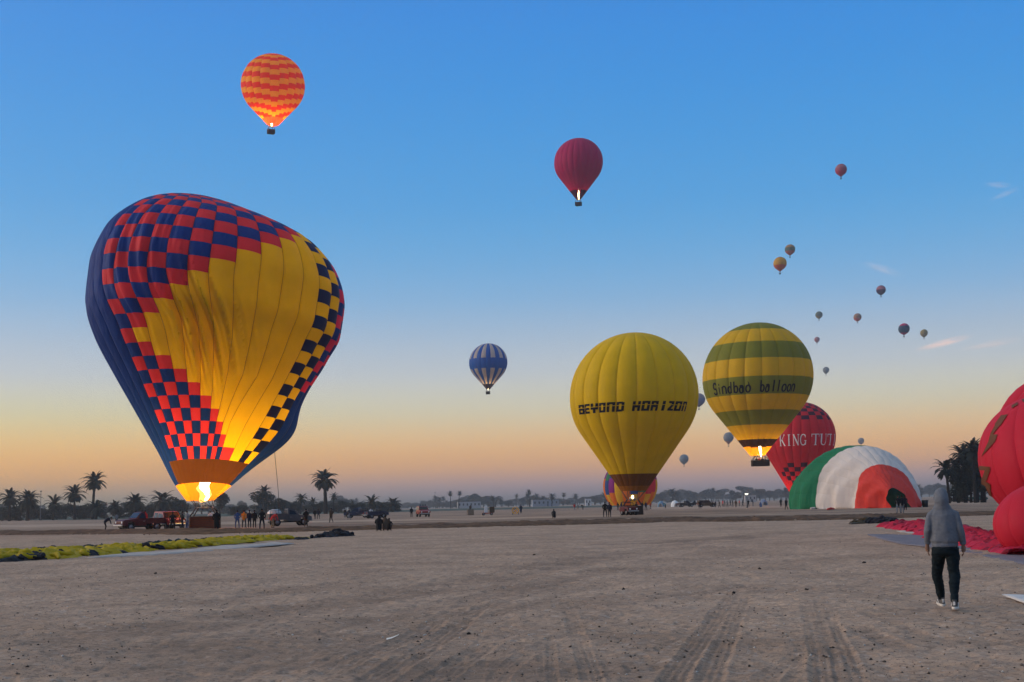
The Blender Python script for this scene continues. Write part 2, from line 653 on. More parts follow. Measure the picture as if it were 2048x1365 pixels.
def build_ground():
    az = np.concatenate([np.radians(np.linspace(-180, -30, 34))[:-1], np.radians(np.linspace(-30, 30, 760)), np.radians(np.linspace(30, 180, 34))[1:-1]])
    rr = np.concatenate([[1.0, 2.5, 5.0, 7.5], np.geomspace(9.0, 120, 620), np.geomspace(120, 2380, 40)[1:]])
    A, R = np.meshgrid(az, rr)
    x, y = np.sin(A) * R, np.cos(A) * R
    h, dark = ground_fields(x.ravel(), y.ravel())
    n, m = len(rr), len(az)
    V = np.stack([x.ravel(), y.ravel(), h], 1)
    V = np.vstack([V, [[0, 0, 0]]])
    idx = np.arange(n * m).reshape(n, m)
    a, b = idx[:-1], np.roll(idx, -1, 1)[:-1]
    c, d = np.roll(idx, -1, 1)[1:], idx[1:]
    F = np.stack([a, d, c, b], -1).reshape(-1, 4)
    me = bpy.data.meshes.new('ground')
    nf = len(F)
    tri = np.stack([np.full(m, n * m), idx[0], np.roll(idx[0], -1)], 1)
    me.vertices.add(len(V))
    me.vertices.foreach_set('co', V.ravel())
    loops = np.concatenate([F.ravel(), tri.ravel()])
    me.loops.add(len(loops))
    me.loops.foreach_set('vertex_index', loops)
    me.polygons.add(nf + m)
    me.polygons.foreach_set('loop_start', np.concatenate([np.arange(nf) * 4, nf * 4 + np.arange(m) * 3]))
    me.polygons.foreach_set('loop_total', np.concatenate([np.full(nf, 4), np.full(m, 3)]))
    me.polygons.foreach_set('use_smooth', np.ones(nf + m, bool))
    me.update()
    me.validate()
    at_ = me.attributes.new('track_band', 'FLOAT', 'POINT')
    at_.data.foreach_set('value', np.concatenate([dark, [0]]))
    # sand
    mt, t, b, out = base_mat('packed_sand')
    L = t.links.new
    tc = N(t, 'ShaderNodeTexCoord')
    atr = N(t, 'ShaderNodeAttribute', attribute_name='track_band')

    def nz(scale, detail=4, dist=0.0, stretch=None):
        v = tc.outputs['Object']
        if stretch:
            mp = N(t, 'ShaderNodeMapping')
            mp.inputs['Scale'].default_value = stretch
            L(v, mp.inputs[0])
            v = mp.outputs[0]
        q = N(t, 'ShaderNodeTexNoise')
        q.inputs['Scale'].default_value = scale
        q.inputs['Detail'].default_value = detail
        q.inputs['Distortion'].default_value = dist
        L(v, q.inputs['Vector'])
        return q.outputs['Fac']

    def mapr(v, a, b_, c, d):
        q = N(t, 'ShaderNodeMapRange')
        for k, val in zip(('From Min', 'From Max', 'To Min', 'To Max'), (a, b_, c, d)):
            q.inputs[k].default_value = val
        L(v, q.inputs['Value'])
        return q.outputs[0]

    def mixc(fac, c1, c2):
        q = N(t, 'ShaderNodeMix', data_type='RGBA')
        if isinstance(fac, float):
            q.inputs[0].default_value = fac
        else:
            L(fac, q.inputs[0])
        for i, c in ((6, c1), (7, c2)):
            if isinstance(c, tuple):
                q.inputs[i].default_value = (*c, 1)
            else:
                L(c, q.inputs[i])
        return q.outputs[2]
    c = mixc(mapr(nz(0.35, 5), 0.40, 0.62, 0, 1), (0.47, 0.318, 0.216), (0.335, 0.222, 0.148))
    c = mixc(mapr(nz(2.4, 6, 0.4), 0.42, 0.70, 0, 0.65), c, (0.27, 0.195, 0.145))
    c = mixc(mapr(nz(7.5, 4, 0.8), 0.54, 0.62, 0, 0.55), c, (0.19, 0.130, 0.092))
    c = mixc(mapr(nz(14, 3), 0.55, 0.68, 0, 0.55), c, (0.17, 0.118, 0.086))
    c = mixc(mapr(nz(34, 2), 0.62, 0.68, 0, 0.8), c, (0.10, 0.072, 0.058))
    c = mixc(mapr(nz(9, 4, 0.6), 0.34, 0.42, 0.55, 0), c, (0.48, 0.38, 0.31))
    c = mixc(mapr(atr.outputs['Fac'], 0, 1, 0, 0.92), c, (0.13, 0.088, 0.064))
    # beyond the bank: browner ploughed soil in long stripes
    ln = N(t, 'ShaderNodeVectorMath', operation='LENGTH')
    L(tc.outputs['Object'], ln.inputs[0])
    far = mapr(ln.outputs['Value'], 104, 132, 0, 1)
    soil = mixc(mapr(nz(0.05, 4, 0.3, (1, 6, 1)), 0.42, 0.58, 0, 1), (0.36, 0.245, 0.17), (0.15, 0.095, 0.062))
    c = mixc(far, c, soil)
    L(c, b.inputs['Base Color'])
    b.inputs['Roughness'].default_value = 0.95
    b.inputs['Specular IOR Level'].default_value = 0.12
    bp = N(t, 'ShaderNodeBump')
    bp.inputs['Strength'].default_value = 0.55
    bp.inputs['Distance'].default_value = 0.03
    hsum = N(t, 'ShaderNodeMath', operation='ADD')
    L(nz(16, 5, 0.3), hsum.inputs[0])
    L(nz(60, 3), hsum.inputs[1])
    L(hsum.outputs[0], bp.inputs['Height'])
    L(bp.outputs[0], b.inputs['Normal'])
    o = link('ground', me, mt)
    tag(o, kind='structure')
    return o


GROUND = build_ground()


def build_bank():
    g = bank_line()
    k = np.arange(len(g))
    tt = np.linspace(0, len(g) - 1, 900)
    gx, gy = pchip(k, [p.x for p in g], tt), pchip(k, [p.y for p in g], tt)
    tx, ty = np.gradient(gx), np.gradient(gy)
    l = np.hypot(tx, ty)
    nx, ny = -ty / l, tx / l
    rows = 17
    V = np.zeros((900, rows, 3))
    for j in range(rows):
        w = j / (rows - 1)
        wid = 8.2 + 2.8 * vn2(tt * 3.1, tt * 0, 41)
        off = w * wid * 0.8 - 0.35 + 0.9 * vn2(tt * 9.0, tt * 0 + 3, 42)
        x, y = gx + nx * off, gy + ny * off
        prof = math.sin(PI * w) ** 0.8
        hgt = prof * (0.15 + 0.22 * vn2(x * 0.5, y * 0.8, 43) * vn2(x * 2.1, y * 2.3, 44) + 0.10 * vn2(x * 0.11, y * 0, 45)) + 0.05 * prof * vn2(x * 5, y * 5, 46)
        V[:, j] = np.stack([x, y, hgt - (0.10 if j in (0, rows - 1) else 0)], 1)
    idx = np.arange(900 * rows).reshape(900, rows)
    F = np.stack([idx[:-1, :-1], idx[1:, :-1], idx[1:, 1:], idx[:-1, 1:]], -1).reshape(-1, 4)
    me = pymesh(V.reshape(-1, 3), F)
    o = link('dirt_bank', me, mat('bank_soil', (0.100, 0.056, 0.030), 0.95, scale=1.6, amount=0.6, bump=0.7, bscale=9))
    tag(o, kind='structure')
    # clods and stubble lying along the bank
    mb = MB()
    for i in range(1500):
        q = RNG.integers(0, 899)
        off = RNG.uniform(-1.0, 8.0)
        x, y = gx[q] + nx[q] * off + RNG.uniform(-0.3, 0.3), gy[q] + ny[q] * off
        s = RNG.uniform(0.03, 0.11)
        pebble(mb, (x, y, 0.10 * math.sin(PI * max(0, min(1, off / 8.0))) + s * 0.3), s, 0 if RNG.random() < 0.85 else 1)
    o = mb.build('soil_clods', [mat('clod', (0.10, 0.066, 0.046), 0.95), mat('pale_clod', (0.32, 0.26, 0.19), 0.95)], smooth=True)
    tag(o, 'brown clods of soil scattered along the low dirt bank', 'soil', kind='stuff')


OCT = [(1, 0, 0), (-1, 0, 0), (0, 1, 0), (0, -1, 0), (0, 0, 1), (0, 0, -1)]
OCTF = [(0, 2, 4), (2, 1, 4), (1, 3, 4), (3, 0, 4), (2, 0, 5), (1, 2, 5), (3, 1, 5), (0, 3, 5)]


def pebble(mb, c, s, m=0):
    a = RNG.uniform(0, 2 * PI)
    ca, sa = math.cos(a), math.sin(a)
    k = RNG.uniform(0.55, 1.25, 6)
    vs = []
    for (x, y, z), q in zip(OCT, k):
        x, y, z = x * q * s, y * q * s * 0.75, z * q * s * 0.55
        vs.append((c[0] + x * ca - y * sa, c[1] + x * sa + y * ca, c[2] + z))
    mb.add(vs, OCTF, m)


build_bank()


def build_pebbles():
    mb = MB()
    n = 15000
    d = 10.5 * np.exp(RNG.random(n) ** 0.9 * math.log(92 / 10.5))
    a = np.radians(RNG.uniform(-25, 25, n))
    x, y = np.sin(a) * d, np.cos(a) * d
    keep = vn2(x * 0.5, y * 0.5, 61) + 0.6 * vn2(x * 0.12, y * 0.12, 62) > 0.58
    x, y = x[keep], y[keep]
    h, _ = ground_fields(x, y)
    for i in range(len(x)):
        s = 0.006 + 0.022 * RNG.random() ** 4
        pebble(mb, (x[i], y[i], h[i] + s * 0.25), s, 0 if RNG.random() < 0.5 else (1 if RNG.random() < 0.7 else 2))
    o = mb.build('pebbles', [mat('dark_pebble', (0.055, 0.042, 0.034), 0.9), mat('brown_pebble', (0.14, 0.11, 0.09), 0.9), mat('pale_pebble', (0.45, 0.42, 0.38), 0.9)], smooth=True)
    tag(o, 'dark pebbles and crumbs of soil scattered over the sand', 'pebbles', kind='stuff')


build_pebbles()


def strip_field(name, corners, color, kind='structure', amount=0.3, z=0.03, scale=0.2):
    """a low patch of crop or pale soil in the far field"""
    g = [gnd(*p) if p[1] > horizon(p[0]) + 1 else None for p in corners]
    me = pymesh([(p.x, p.y, z) for p in g], [tuple(range(len(g)))], False)
    o = link(name, me, mat('mat_' + name, color, 0.95, scale=scale, amount=amount))
    return tag(o, kind=kind)


strip_field('pale_track', [(-100, 1052), (500, 1044), (1000, 1036), (1240, 1030), (1240, 1033.5), (1000, 1039), (500, 1048), (-100, 1057)], (0.36, 0.25, 0.175), z=0.012)
strip_field('green_field', [(-200, 1043), (190, 1040), (900, 1022), (1250, 1014), (1250, 1010.5), (900, 1018), (190, 1033.6), (-200, 1040.5)], (0.035, 0.055, 0.038), z=0.02)
strip_field('pale_field', [(1300, 1015), (1600, 1011), (1960, 1004), (1960, 1008), (1600, 1015.5), (1300, 1020)], (0.34, 0.235, 0.165), z=0.012)


# ------------------------------------------------------------------ haze
def build_haze():
    mb = MB()
    mb.box((0, 0, 169), (5000, 5000, 340))
    m = bpy.data.materials.new('morning_haze')
    m.use_nodes = True
    t = m.node_tree
    t.nodes.clear()
    out = N(t, 'ShaderNodeOutputMaterial')
    v = N(t, 'ShaderNodeVolumePrincipled')
    v.inputs['Color'].default_value = (0.95, 0.93, 0.92, 1)
    v.inputs['Density'].default_value = HAZE_DENSITY
    v.inputs['Anisotropy'].default_value = 0.72
    t.links.new(v.outputs[0], out.inputs['Volume'])
    o = mb.build('haze', m)
    tag(o, 'pale morning haze hanging over the whole field', 'haze', kind='stuff')


build_haze()


# ------------------------------------------------------------------ people
SKIN = mat('skin', (0.22, 0.12, 0.08), 0.6)


def remeshed(mb, voxel, smooth=4, fac=0.5):
    me = mb.mesh(True)
    o = bpy.data.objects.new('tmp', me)
    COL.objects.link(o)
    md = o.modifiers.new('r', 'REMESH')
    md.mode = 'VOXEL'
    md.voxel_size = voxel
    md.use_smooth_shade = True
    if smooth:
        sm = o.modifiers.new('s', 'SMOOTH')
        sm.factor = fac
        sm.iterations = smooth
    dg = bpy.context.evaluated_depsgraph_get()
    out = bpy.data.meshes.new_from_object(o.evaluated_get(dg))
    bpy.data.objects.remove(o)
    bpy.data.meshes.remove(me)
    out.materials.clear()
    return out


class Figure:
    """limbs as tapered tubes, later fused into one continuous skin; slots 0 skin 1 top 2 trousers 3 shoes 4 hair"""

    def __init__(s):
        s.mb = MB()
        s.seg = []

    def limb(s, pts, rad, slot):
        s.mb.tube(pts, rad, 10)
        for i in range(len(pts) - 1):
            s.seg.append((Vector(pts[i]), Vector(pts[i + 1]), (rad[i] + rad[i + 1]) / 2, slot))

    def loft(s, rings, slot):
        s.mb.loft(rings, 14)
        for i in range(len(rings) - 1):
            a, b = rings[i], rings[i + 1]
            s.seg.append((Vector(a[:3]), Vector(b[:3]), (a[3] + a[4] + b[3] + b[4]) / 4, slot))

    def ball(s, c, r, slot):
        s.mb.ell(c, r)
        s.seg.append((Vector(c), Vector(c), sum(r) / 3, slot))

    def mesh(s, voxel=0.026):
        me = remeshed(s.mb, voxel, 3)
        n = len(me.polygons)
        cen = np.zeros(n * 3)
        me.polygons.foreach_get('center', cen)
        cen = cen.reshape(-1, 3)
        best, slot = np.full(n, 1e9), np.zeros(n, int)
        for a, b, r, sl in s.seg:
            a, b = np.array(a), np.array(b)
            ab = b - a
            t = np.clip(((cen - a) @ ab) / (ab @ ab + 1e-9), 0, 1)
            d = np.linalg.norm(cen - a - t[:, None] * ab, axis=1) - r
            u = d < best
            best[u], slot[u] = d[u], sl
        me.polygons.foreach_set('material_index', slot)
        for k in range(5):
            me.materials.append(None)
        return me


def head(f, x=0, y=0, z=1.62, cap=True):
    f.limb([(x, y - 0.01, z - 0.17), (x, y, z - 0.05)], [0.058, 0.055], 0)
    f.ball((x, y + 0.005, z), (0.078, 0.095, 0.118), 0)
    f.ball((x, y + 0.098, z - 0.02), (0.016, 0.022, 0.026), 0)
    f.ball((x, y - 0.022, z + 0.035), (0.088, 0.094, 0.098), 4)


def leg(f, hip, knee, ank, toe):
    f.limb([hip, knee, ank], [0.098, 0.068, 0.052], 2)
    f.limb([(ank[0], ank[1] - 0.03, ank[2] - 0.035), toe], [0.048, 0.036], 3)


def arm(f, sh, el, wr, hand):
    f.limb([sh, el, wr], [0.066, 0.052, 0.042], 1)
    f.limb([wr, hand], [0.038, 0.034], 0)


def pose_stand(wide=0.10, arms='down'):
    f = Figure()
    for s in (-1, 1):
        leg(f, (s * 0.09, 0, 0.88), (s * (wide + 0.005), 0.02, 0.48), (s * wide * 1.1, -0.01, 0.10), (s * wide * 1.25, 0.15, 0.04))
        if arms == 'down':
            arm(f, (s * 0.19, 0, 1.40), (s * 0.26, -0.03, 1.13), (s * 0.25, 0.06, 0.90), (s * 0.25, 0.09, 0.78))
        elif arms == 'pocket':
            arm(f, (s * 0.19, 0, 1.40), (s * 0.30, -0.07, 1.14), (s * 0.22, 0.07, 0.98), (s * 0.18, 0.09, 0.92))
        else:
            arm(f, (s * 0.19, 0, 1.40), (s * 0.27, 0.05, 1.16), (s * 0.10, 0.24, 1.16), (s * 0.04, 0.27, 1.18))
    f.loft([(0, 0, 0.84, 0.17, 0.11), (0, 0, 0.98, 0.175, 0.115), (0, 0, 1.15, 0.17, 0.115), (0, 0, 1.32, 0.195, 0.12), (0, 0, 1.43, 0.16, 0.09), (0, 0, 1.49, 0.07, 0.06)], 1)
    head(f)
    return f.mesh()


def pose_walk():
    f = Figure()
    leg(f, (-0.085, 0, 0.88), (-0.09, 0.16, 0.50), (-0.09, 0.24, 0.10), (-0.10, 0.40, 0.05))
    leg(f, (0.085, 0, 0.88), (0.09, 0.0, 0.48), (0.09, -0.28, 0.16), (0.10, -0.16, 0.04))
    arm(f, (-0.19, 0, 1.40), (-0.25, -0.12, 1.14), (-0.24, -0.08, 0.92), (-0.23, -0.04, 0.80))
    arm(f, (0.19, 0, 1.40), (0.25, 0.06, 1.14), (0.23, 0.22, 0.98), (0.22, 0.28, 0.88))
    f.loft([(0, 0, 0.84, 0.17, 0.11), (0, 0.01, 1.0, 0.17, 0.115), (0, 0.02, 1.16, 0.17, 0.115), (0, 0.03, 1.32, 0.195, 0.12), (0, 0.03, 1.43, 0.16, 0.09), (0, 0.03, 1.49, 0.07, 0.06)], 1)
    head(f, 0, 0.04)
    return f.mesh()


def pose_bend():
    f = Figure()
    for s in (-1, 1):
        leg(f, (s * 0.09, -0.10, 0.84), (s * 0.11, 0.04, 0.46), (s * 0.12, -0.03, 0.10), (s * 0.13, 0.13, 0.04))
        arm(f, (s * 0.18, 0.36, 1.14), (s * 0.22, 0.46, 0.90), (s * 0.16, 0.52, 0.70), (s * 0.14, 0.54, 0.60))
    f.limb([(0, -0.12, 0.84), (0, 0.06, 1.02), (0, 0.30, 1.16), (0, 0.42, 1.18)], [0.15, 0.155, 0.165, 0.09], 1)
    head(f, 0, 0.56, 1.25)
    return f.mesh()


def pose_coat():
    f = Figure()
    for s in (-1, 1):
        leg(f, (s * 0.09, 0, 0.70), (s * 0.10, 0.02, 0.45), (s * 0.10, -0.01, 0.10), (s * 0.12, 0.15, 0.04))
        arm(f, (s * 0.20, 0, 1.40), (s * 0.29, -0.04, 1.13), (s * 0.24, 0.08, 0.95), (s * 0.20, 0.12, 0.90))
    f.loft([(0, 0, 0.36, 0.20, 0.15), (0, 0, 0.60, 0.20, 0.15), (0, 0, 0.90, 0.195, 0.14), (0, 0, 1.15, 0.19, 0.13), (0, 0, 1.32, 0.21, 0.13), (0, 0, 1.43, 0.17, 0.10), (0, 0, 1.49, 0.08, 0.07)], 1)
    head(f)
    return f.mesh()


def pose_crouch():
    f = Figure()
    for s in (-1, 1):
        leg(f, (s * 0.09, -0.08, 0.30), (s * 0.16, 0.30, 0.52), (s * 0.14, 0.16, 0.10), (s * 0.15, 0.32, 0.04))
        arm(f, (s * 0.20, 0.08, 0.84), (s * 0.27, 0.24, 0.62), (s * 0.14, 0.38, 0.56), (s * 0.06, 0.42, 0.55))
    f.loft([(0, -0.10, 0.10, 0.19, 0.17), (0, -0.08, 0.30, 0.21, 0.17), (0, -0.02, 0.55, 0.22, 0.16), (0, 0.04, 0.76, 0.22, 0.15), (0, 0.07, 0.90, 0.17, 0.11), (0, 0.09, 0.97, 0.09, 0.08)], 1)
    head(f, 0, 0.13, 1.06)
    return f.mesh()


POSE = {'stand': pose_stand(), 'wide': pose_stand(0.16, 'pocket'), 'hold': pose_stand(0.11, 'hold'), 'walk': pose_walk(), 'bend': pose_bend(), 'coat': pose_coat(), 'crouch': pose_crouch()}
CLOTH = {
    'black': (0.008, 0.008, 0.010), 'navy': (0.010, 0.015, 0.032), 'blue': (0.03, 0.07, 0.18), 'jeans': (0.03, 0.05, 0.11), 'grey': (0.16, 0.16, 0.17),
    'white': (0.62, 0.60, 0.58), 'red': (0.50, 0.035, 0.03), 'orange': (0.60, 0.20, 0.02), 'brown': (0.07, 0.045, 0.03), 'tan': (0.25, 0.17, 0.10), 'green': (0.03, 0.06, 0.04), 'teal': (0.05, 0.16, 0.20),
    'hair': (0.012, 0.009, 0.008), 'shoe': (0.03, 0.028, 0.026)}


def cloth(c):
    return mat('cloth_' + c, CLOTH[c], 0.85, scale=8, amount=0.2)


def person(label, px, py, h_px=None, pose='stand', top='black', legs='black', face=0.0, hair='hair', D=None, z=0.0, hgt=1.74, group=None):
    """a figure whose feet stand at that point of the field"""
    p = gnd(px, py) if D is None else at(px, py, D)
    if D is None and h_px:
        pass
    o = bpy.data.objects.new('person', POSE[pose])
    COL.objects.link(o)
    full = 1.74
    sc = hgt / full
    o.location = (p.x, p.y, z if D is None else p.z)
    o.scale = (sc, sc, sc)
    o.rotation_euler = (0, 0, face)
    for i, m in enumerate((SKIN, cloth(top), cloth(legs), cloth('shoe'), cloth(hair))):
        o.material_slots[i].link = 'OBJECT'
        o.material_slots[i].material = m
    return tag(o, label, 'person', group)


# ------------------------------------------------------------------ balloons
def bulge_curve(u, b):
    t = u - np.floor(u)
    return 1 + b * (np.abs(np.sin(PI * t)) ** 0.75 - 0.75)


class Balloon:
    """upright envelope: a sphere that runs into a cone towards the mouth. u counts gores (0 = centre front), v runs 0 mouth .. 1 crown"""

    def __init__(s, xc, ytop, width, ymouth, D, gores=20, mouth=0.1, bulge=0.03, lean=(0.0, 0.0), turn=0.0):
        c = at(xc, (ytop + ymouth) / 2, D)
        s.D, s.N, s.b, s.lean, s.turn = D, gores, bulge, lean, turn
        zm = at(xc, ymouth, D).z
        R = width / 2 / FPX * D
        for _ in range(12):
            top = at(xc, ytop, D)
            hx = math.hypot(c.x, D)
            el = math.atan2(top.z - CAMH, math.hypot(top.x, top.y))
            zc = CAMH + (c.z - CAMH if _ == 0 else s.zc - CAMH)
            dist = math.sqrt(hx ** 2 + (zc - CAMH) ** 2)
            zc = CAMH + hx * math.tan(el - math.asin(min(0.95, R / dist)))
            s.zc = zc
            dd = math.sqrt(D ** 2 + (zc - CAMH) ** 2)
            R = width / 2 / FPX * D * math.sqrt(max(0.3, 1 - (R / dd) ** 2))
        s.R = R
        s.zm = zm
        s.rm = mouth * R
        s.x0 = at(xc, (ytop + ymouth) / 2, D).x
        s.xm = at(xc, ymouth, D).x
        s.turn = turn + math.atan2(-s.x0, D)        # u = 0 looks towards the camera's side of the field
        s.base = Vector((s.xm, D, zm))
        h = s.zc - s.zm
        # tangent cone from mouth ring to the sphere
        # profile points by polar angle from the crown
        best = None
        for be in np.linspace(5, 80, 300):
            b_ = math.radians(be)
            # tangent point below equator by angle b_: (R cos b, -R sin b), slope direction (-sin b, -cos b)
            l = (h - R * math.sin(b_)) / max(1e-6, math.cos(b_))
            r_end = R * math.cos(b_) - l * math.sin(b_)
            if best is None or abs(r_end - s.rm) < best[0]:
                best = (abs(r_end - s.rm), b_, l)
        _, s.beta, s.l = best
        s.arc = R * (PI / 2 + s.beta)
        s.tot = s.arc + s.l

    def prof(s, v):
        d = (1 - np.asarray(v, float)) * s.tot
        a = d / s.R
        r1, z1 = s.R * np.sin(a), s.zc + s.R * np.cos(a)
        e = d - s.arc
        r2 = s.R * math.cos(s.beta) - e * math.sin(s.beta)
        z2 = s.zc - s.R * math.sin(s.beta) - e * math.cos(s.beta)
        return np.where(e < 0, r1, r2), np.where(e < 0, z1, z2)

    def P(s, u, v):
        u, v = np.broadcast_arrays(np.asarray(u, float), np.asarray(v, float))
        r, z = s.prof(v)
        th = u * 2 * PI / s.N + s.turn
        k = bulge_curve(u, s.b) if s.b else 1.0
        r = r * k
        t = (z - s.zm) / (s.zc + s.R - s.zm)
        x = s.xm + (s.x0 - s.xm) * 2 * t + r * np.sin(th) + s.lean[0] * t
        y = s.D - r * np.cos(th) + s.lean[1] * t
        return np.stack([x, y, z], -1)


def find_v(P, u, py, lo=0.02, hi=0.9):
    vs = np.linspace(lo, hi, 400)
    q = projn(P(np.full(400, u), vs))[:, 1]
    return float(vs[np.argmin(np.abs(q - py))])


def grid_mesh(P, base, u0, u1, v0, v1, nu, nv):
    uu, vv = np.meshgrid(np.linspace(u0, u1, nu + 1), np.linspace(v0, v1, nv + 1))
    eps = 1e-4
    us = np.clip(uu, u0 + 2e-3, u1 - 2e-3)
    du = P(us + 1e-3, vv) - P(us - 1e-3, vv)
    va, vb = vv - 2e-3, vv + 2e-3
    dv = P(us, vb) - P(us, va)
    n = np.cross(du, dv).reshape(-1, 3)
    n /= np.linalg.norm(n, axis=1)[:, None] + 1e-12
    X = P(uu, vv).reshape(-1, 3) - np.array(base)
    idx = np.arange((nu + 1) * (nv + 1)).reshape(nv + 1, nu + 1)
    F = np.stack([idx[:-1, :-1], idx[:-1, 1:], idx[1:, 1:], idx[1:, :-1]], -1).reshape(-1, 4)
    return X, F, n


def gore_range(N, front=0):
    return range(-(N // 2), N - N // 2)


def build_panels(root, P, base, N, runs, mats, nu=6, per_v=40, name='panel', limit=300, center=None):
    """every gore piece of one colour is a part of its own; past the limit those facing away become one part"""
    items = []
    campos = np.array([0, 0, CAMH])
    for g in gore_range(N):
        for (v0, v1, mk) in runs(g):
            pc = P(g + 0.5, (v0 + v1) / 2)
            pu = P(g + 0.55, (v0 + v1) / 2) - P(g + 0.45, (v0 + v1) / 2)
            pv = P(g + 0.5, (v0 + v1) / 2 + 0.005) - P(g + 0.5, (v0 + v1) / 2 - 0.005)
            nn = np.cross(pu, pv)
            nn = nn / (np.linalg.norm(nn) + 1e-9)
            face = float(nn @ (campos - pc) / np.linalg.norm(campos - pc))
            items.append((face, g, v0, v1, mk))
    items.sort(key=lambda q: -q[0])
    bv, bf, bn, bm, keys = [], [], [], [], []
    for i, (face, g, v0, v1, mk) in enumerate(items):
        nv = max(2, int(round((v1 - v0) * per_v)))
        X, F, n = grid_mesh(P, base, g, g + 1, v0, v1, nu, nv)
        if i < limit:
            link(name, pymesh(X, F, True, None, n), mats[mk], root)
        else:
            if mk not in keys:
                keys.append(mk)
            o = sum(len(q) for q in bv)
            bv.append(X)
            bn.append(n)
            bf += [tuple(int(k) + o for k in f) for f in F]
            bm += [keys.index(mk)] * len(F)
    if bv:
        o = link('back_panels', pymesh(np.vstack(bv), bf, True, bm, np.vstack(bn)), [mats[k] for k in keys], root)
        tag(o, kind='stuff')


def strokes_on(root, P, base, glyphs, material, u_of, v_of, off=0.03, name='letter', sub=3):
    """lettering: each glyph is a list of quads in its own 0..1 box; u_of/v_of place it on the envelope"""
    for quads, mapx, mapy in glyphs:
        V, F = [], []
        for q in quads:
            o = len(V)
            q = np.array(q, float)
            for j in range(sub + 1):
                for i in range(sub + 1):
                    a, b = i / sub, j / sub
                    p = (q[0] * (1 - a) + q[1] * a) * (1 - b) + (q[3] * (1 - a) + q[2] * a) * b
                    V.append((mapx(p[0], p[1]), mapy(p[0], p[1])))
            for j in range(sub):
                for i in range(sub):
                    k = o + j * (sub + 1) + i
                    F.append((k, k + 1, k + sub + 2, k + sub + 1))
        uv = np.array(V)
        u, v = u_of(uv[:, 0], uv[:, 1]), v_of(uv[:, 0], uv[:, 1])
        X = P(u, v)
        du = P(u + 0.02, v) - P(u - 0.02, v)
        dv = P(u, v + 0.004) - P(u, v - 0.004)
        n = np.cross(du, dv)
        n /= np.linalg.norm(n, axis=1)[:, None]
        link(name, pymesh(X + n * off - np.array(base), F, True), material, root)


def rect(x0, y0, x1, y1):
    return [(x0, y0), (x1, y0), (x1, y1), (x0, y1)]


def slit(qs):
    out = []
    for q in qs:
        x0, y0, x1, y1 = q
        if y0 < 0.55 and y1 > 0.70:
            out += [rect(x0, y0, x1, 0.60), rect(x0, 0.66, x1, y1)]
        else:
            out.append(rect(x0, y0, x1, y1))
    return out


BOLD = 0.33
BLOCK = {
    'B': slit([(0, 0, .34, 1), (.34, .80, .96, 1), (.34, .38, .96, .60), (.34, 0, .96, .20), (.64, .66, .96, .80), (.66, .20, 1, .38)]),
    'E': slit([(0, 0, .34, 1), (.34, .78, 1, 1), (.34, .38, .92, .60), (.34, 0, 1, .22)]),
    'Y': slit([(0, .66, .36, 1), (.64, .66, 1, 1), (0, .36, 1, .60), (.32, 0, .68, .36)]),
    'O': slit([(0, 0, .34, 1), (.66, 0, 1, 1), (.34, .80, .66, 1), (.34, 0, .66, .22)]),
    'n': slit([(0, 0, .34, 1), (.66, 0, 1, 1), (.34, .80, .66, 1)]),
    'D': slit([(0, 0, .34, 1), (.66, .06, 1, .94), (.34, .80, .80, 1), (.34, 0, .80, .22)]),
    'H': slit([(0, 0, .34, 1), (.66, 0, 1, 1), (.34, .36, .66, .60)]),
    'R': slit([(0, 0, .34, 1), (.34, .80, .97, 1), (.64, .66, .97, .80), (.34, .36, .97, .60), (.66, 0, 1, .36)]),
    'I': slit([(.32, 0, .70, 1)]),
    'Z': [rect(0, .78, 1, 1), rect(.45, .66, .98, .78), rect(0, 0, 1, .22), [(0, .22), (.52, .22), (.98, .60), (.46, .60)]],
}


def seg(a, b, w, w2=None):
    a, b = np.array(a, float), np.array(b, float)
    t = (b - a) / (np.linalg.norm(b - a) + 1e-9)
    n = np.array([-t[1], t[0]])
    w2 = w if w2 is None else w2
    return [tuple(a - n * w / 2), tuple(b - n * w2 / 2), tuple(b + n * w2 / 2), tuple(a + n * w / 2)]


def arcq(cx, cy, rx, ry, a0, a1, w, n=8, thin=0.45):
    """arc stroke, thick at the sides and thin at top and bottom"""
    out = []
    for i in range(n):
        t0, t1 = math.radians(a0 + (a1 - a0) * i / n), math.radians(a0 + (a1 - a0) * (i + 1) / n)
        q = []
        for t, s in ((t0, -1), (t1, -1), (t1, 1), (t0, 1)):
            ww = w * (thin + (1 - thin) * abs(math.cos(t))) / 2 * s
            q.append((cx + (rx + ww) * math.cos(t), cy + (ry + ww) * math.sin(t)))
        out.append(q)
    return out


def ser(x, y, w=.30, h=.05):
    return rect(x - w / 2, y - h / 2, x + w / 2, y + h / 2)


SERIF = {
    'K': [rect(.12, 0, .26, 1), ser(.19, .025), ser(.19, .975), seg((.26, .42), (.80, .97), .06), seg((.40, .55), (.86, .02), .16), ser(.80, .975, .26), ser(.86, .025, .26)],
    'I': [rect(.42, 0, .58, 1), ser(.5, .025, .36), ser(.5, .975, .36)],
    'N': [rect(.14, 0, .21, 1), rect(.79, 0, .86, 1), seg((.16, .96), (.84, .04), .16), ser(.17, .025, .26), ser(.17, .975, .2), ser(.83, .975, .26)],
    'G': arcq(.52, .5, .40, .47, 40, 330, .15, 14) + [rect(.78, .06, .92, .42), ser(.82, .43, .30), rect(.78, .68, .84, .92)],
    'T': [rect(.43, 0, .57, 1), ser(.5, .025, .34), rect(.06, .94, .94, 1), rect(.06, .74, .11, .97), rect(.89, .74, .94, .97)],
    'U': [rect(.12, .3, .26, 1), rect(.76, .3, .83, 1)] + arcq(.475, .32, .30, .30, 180, 360, .12, 8) + [ser(.19, .975, .28), ser(.80, .975, .24)],
}
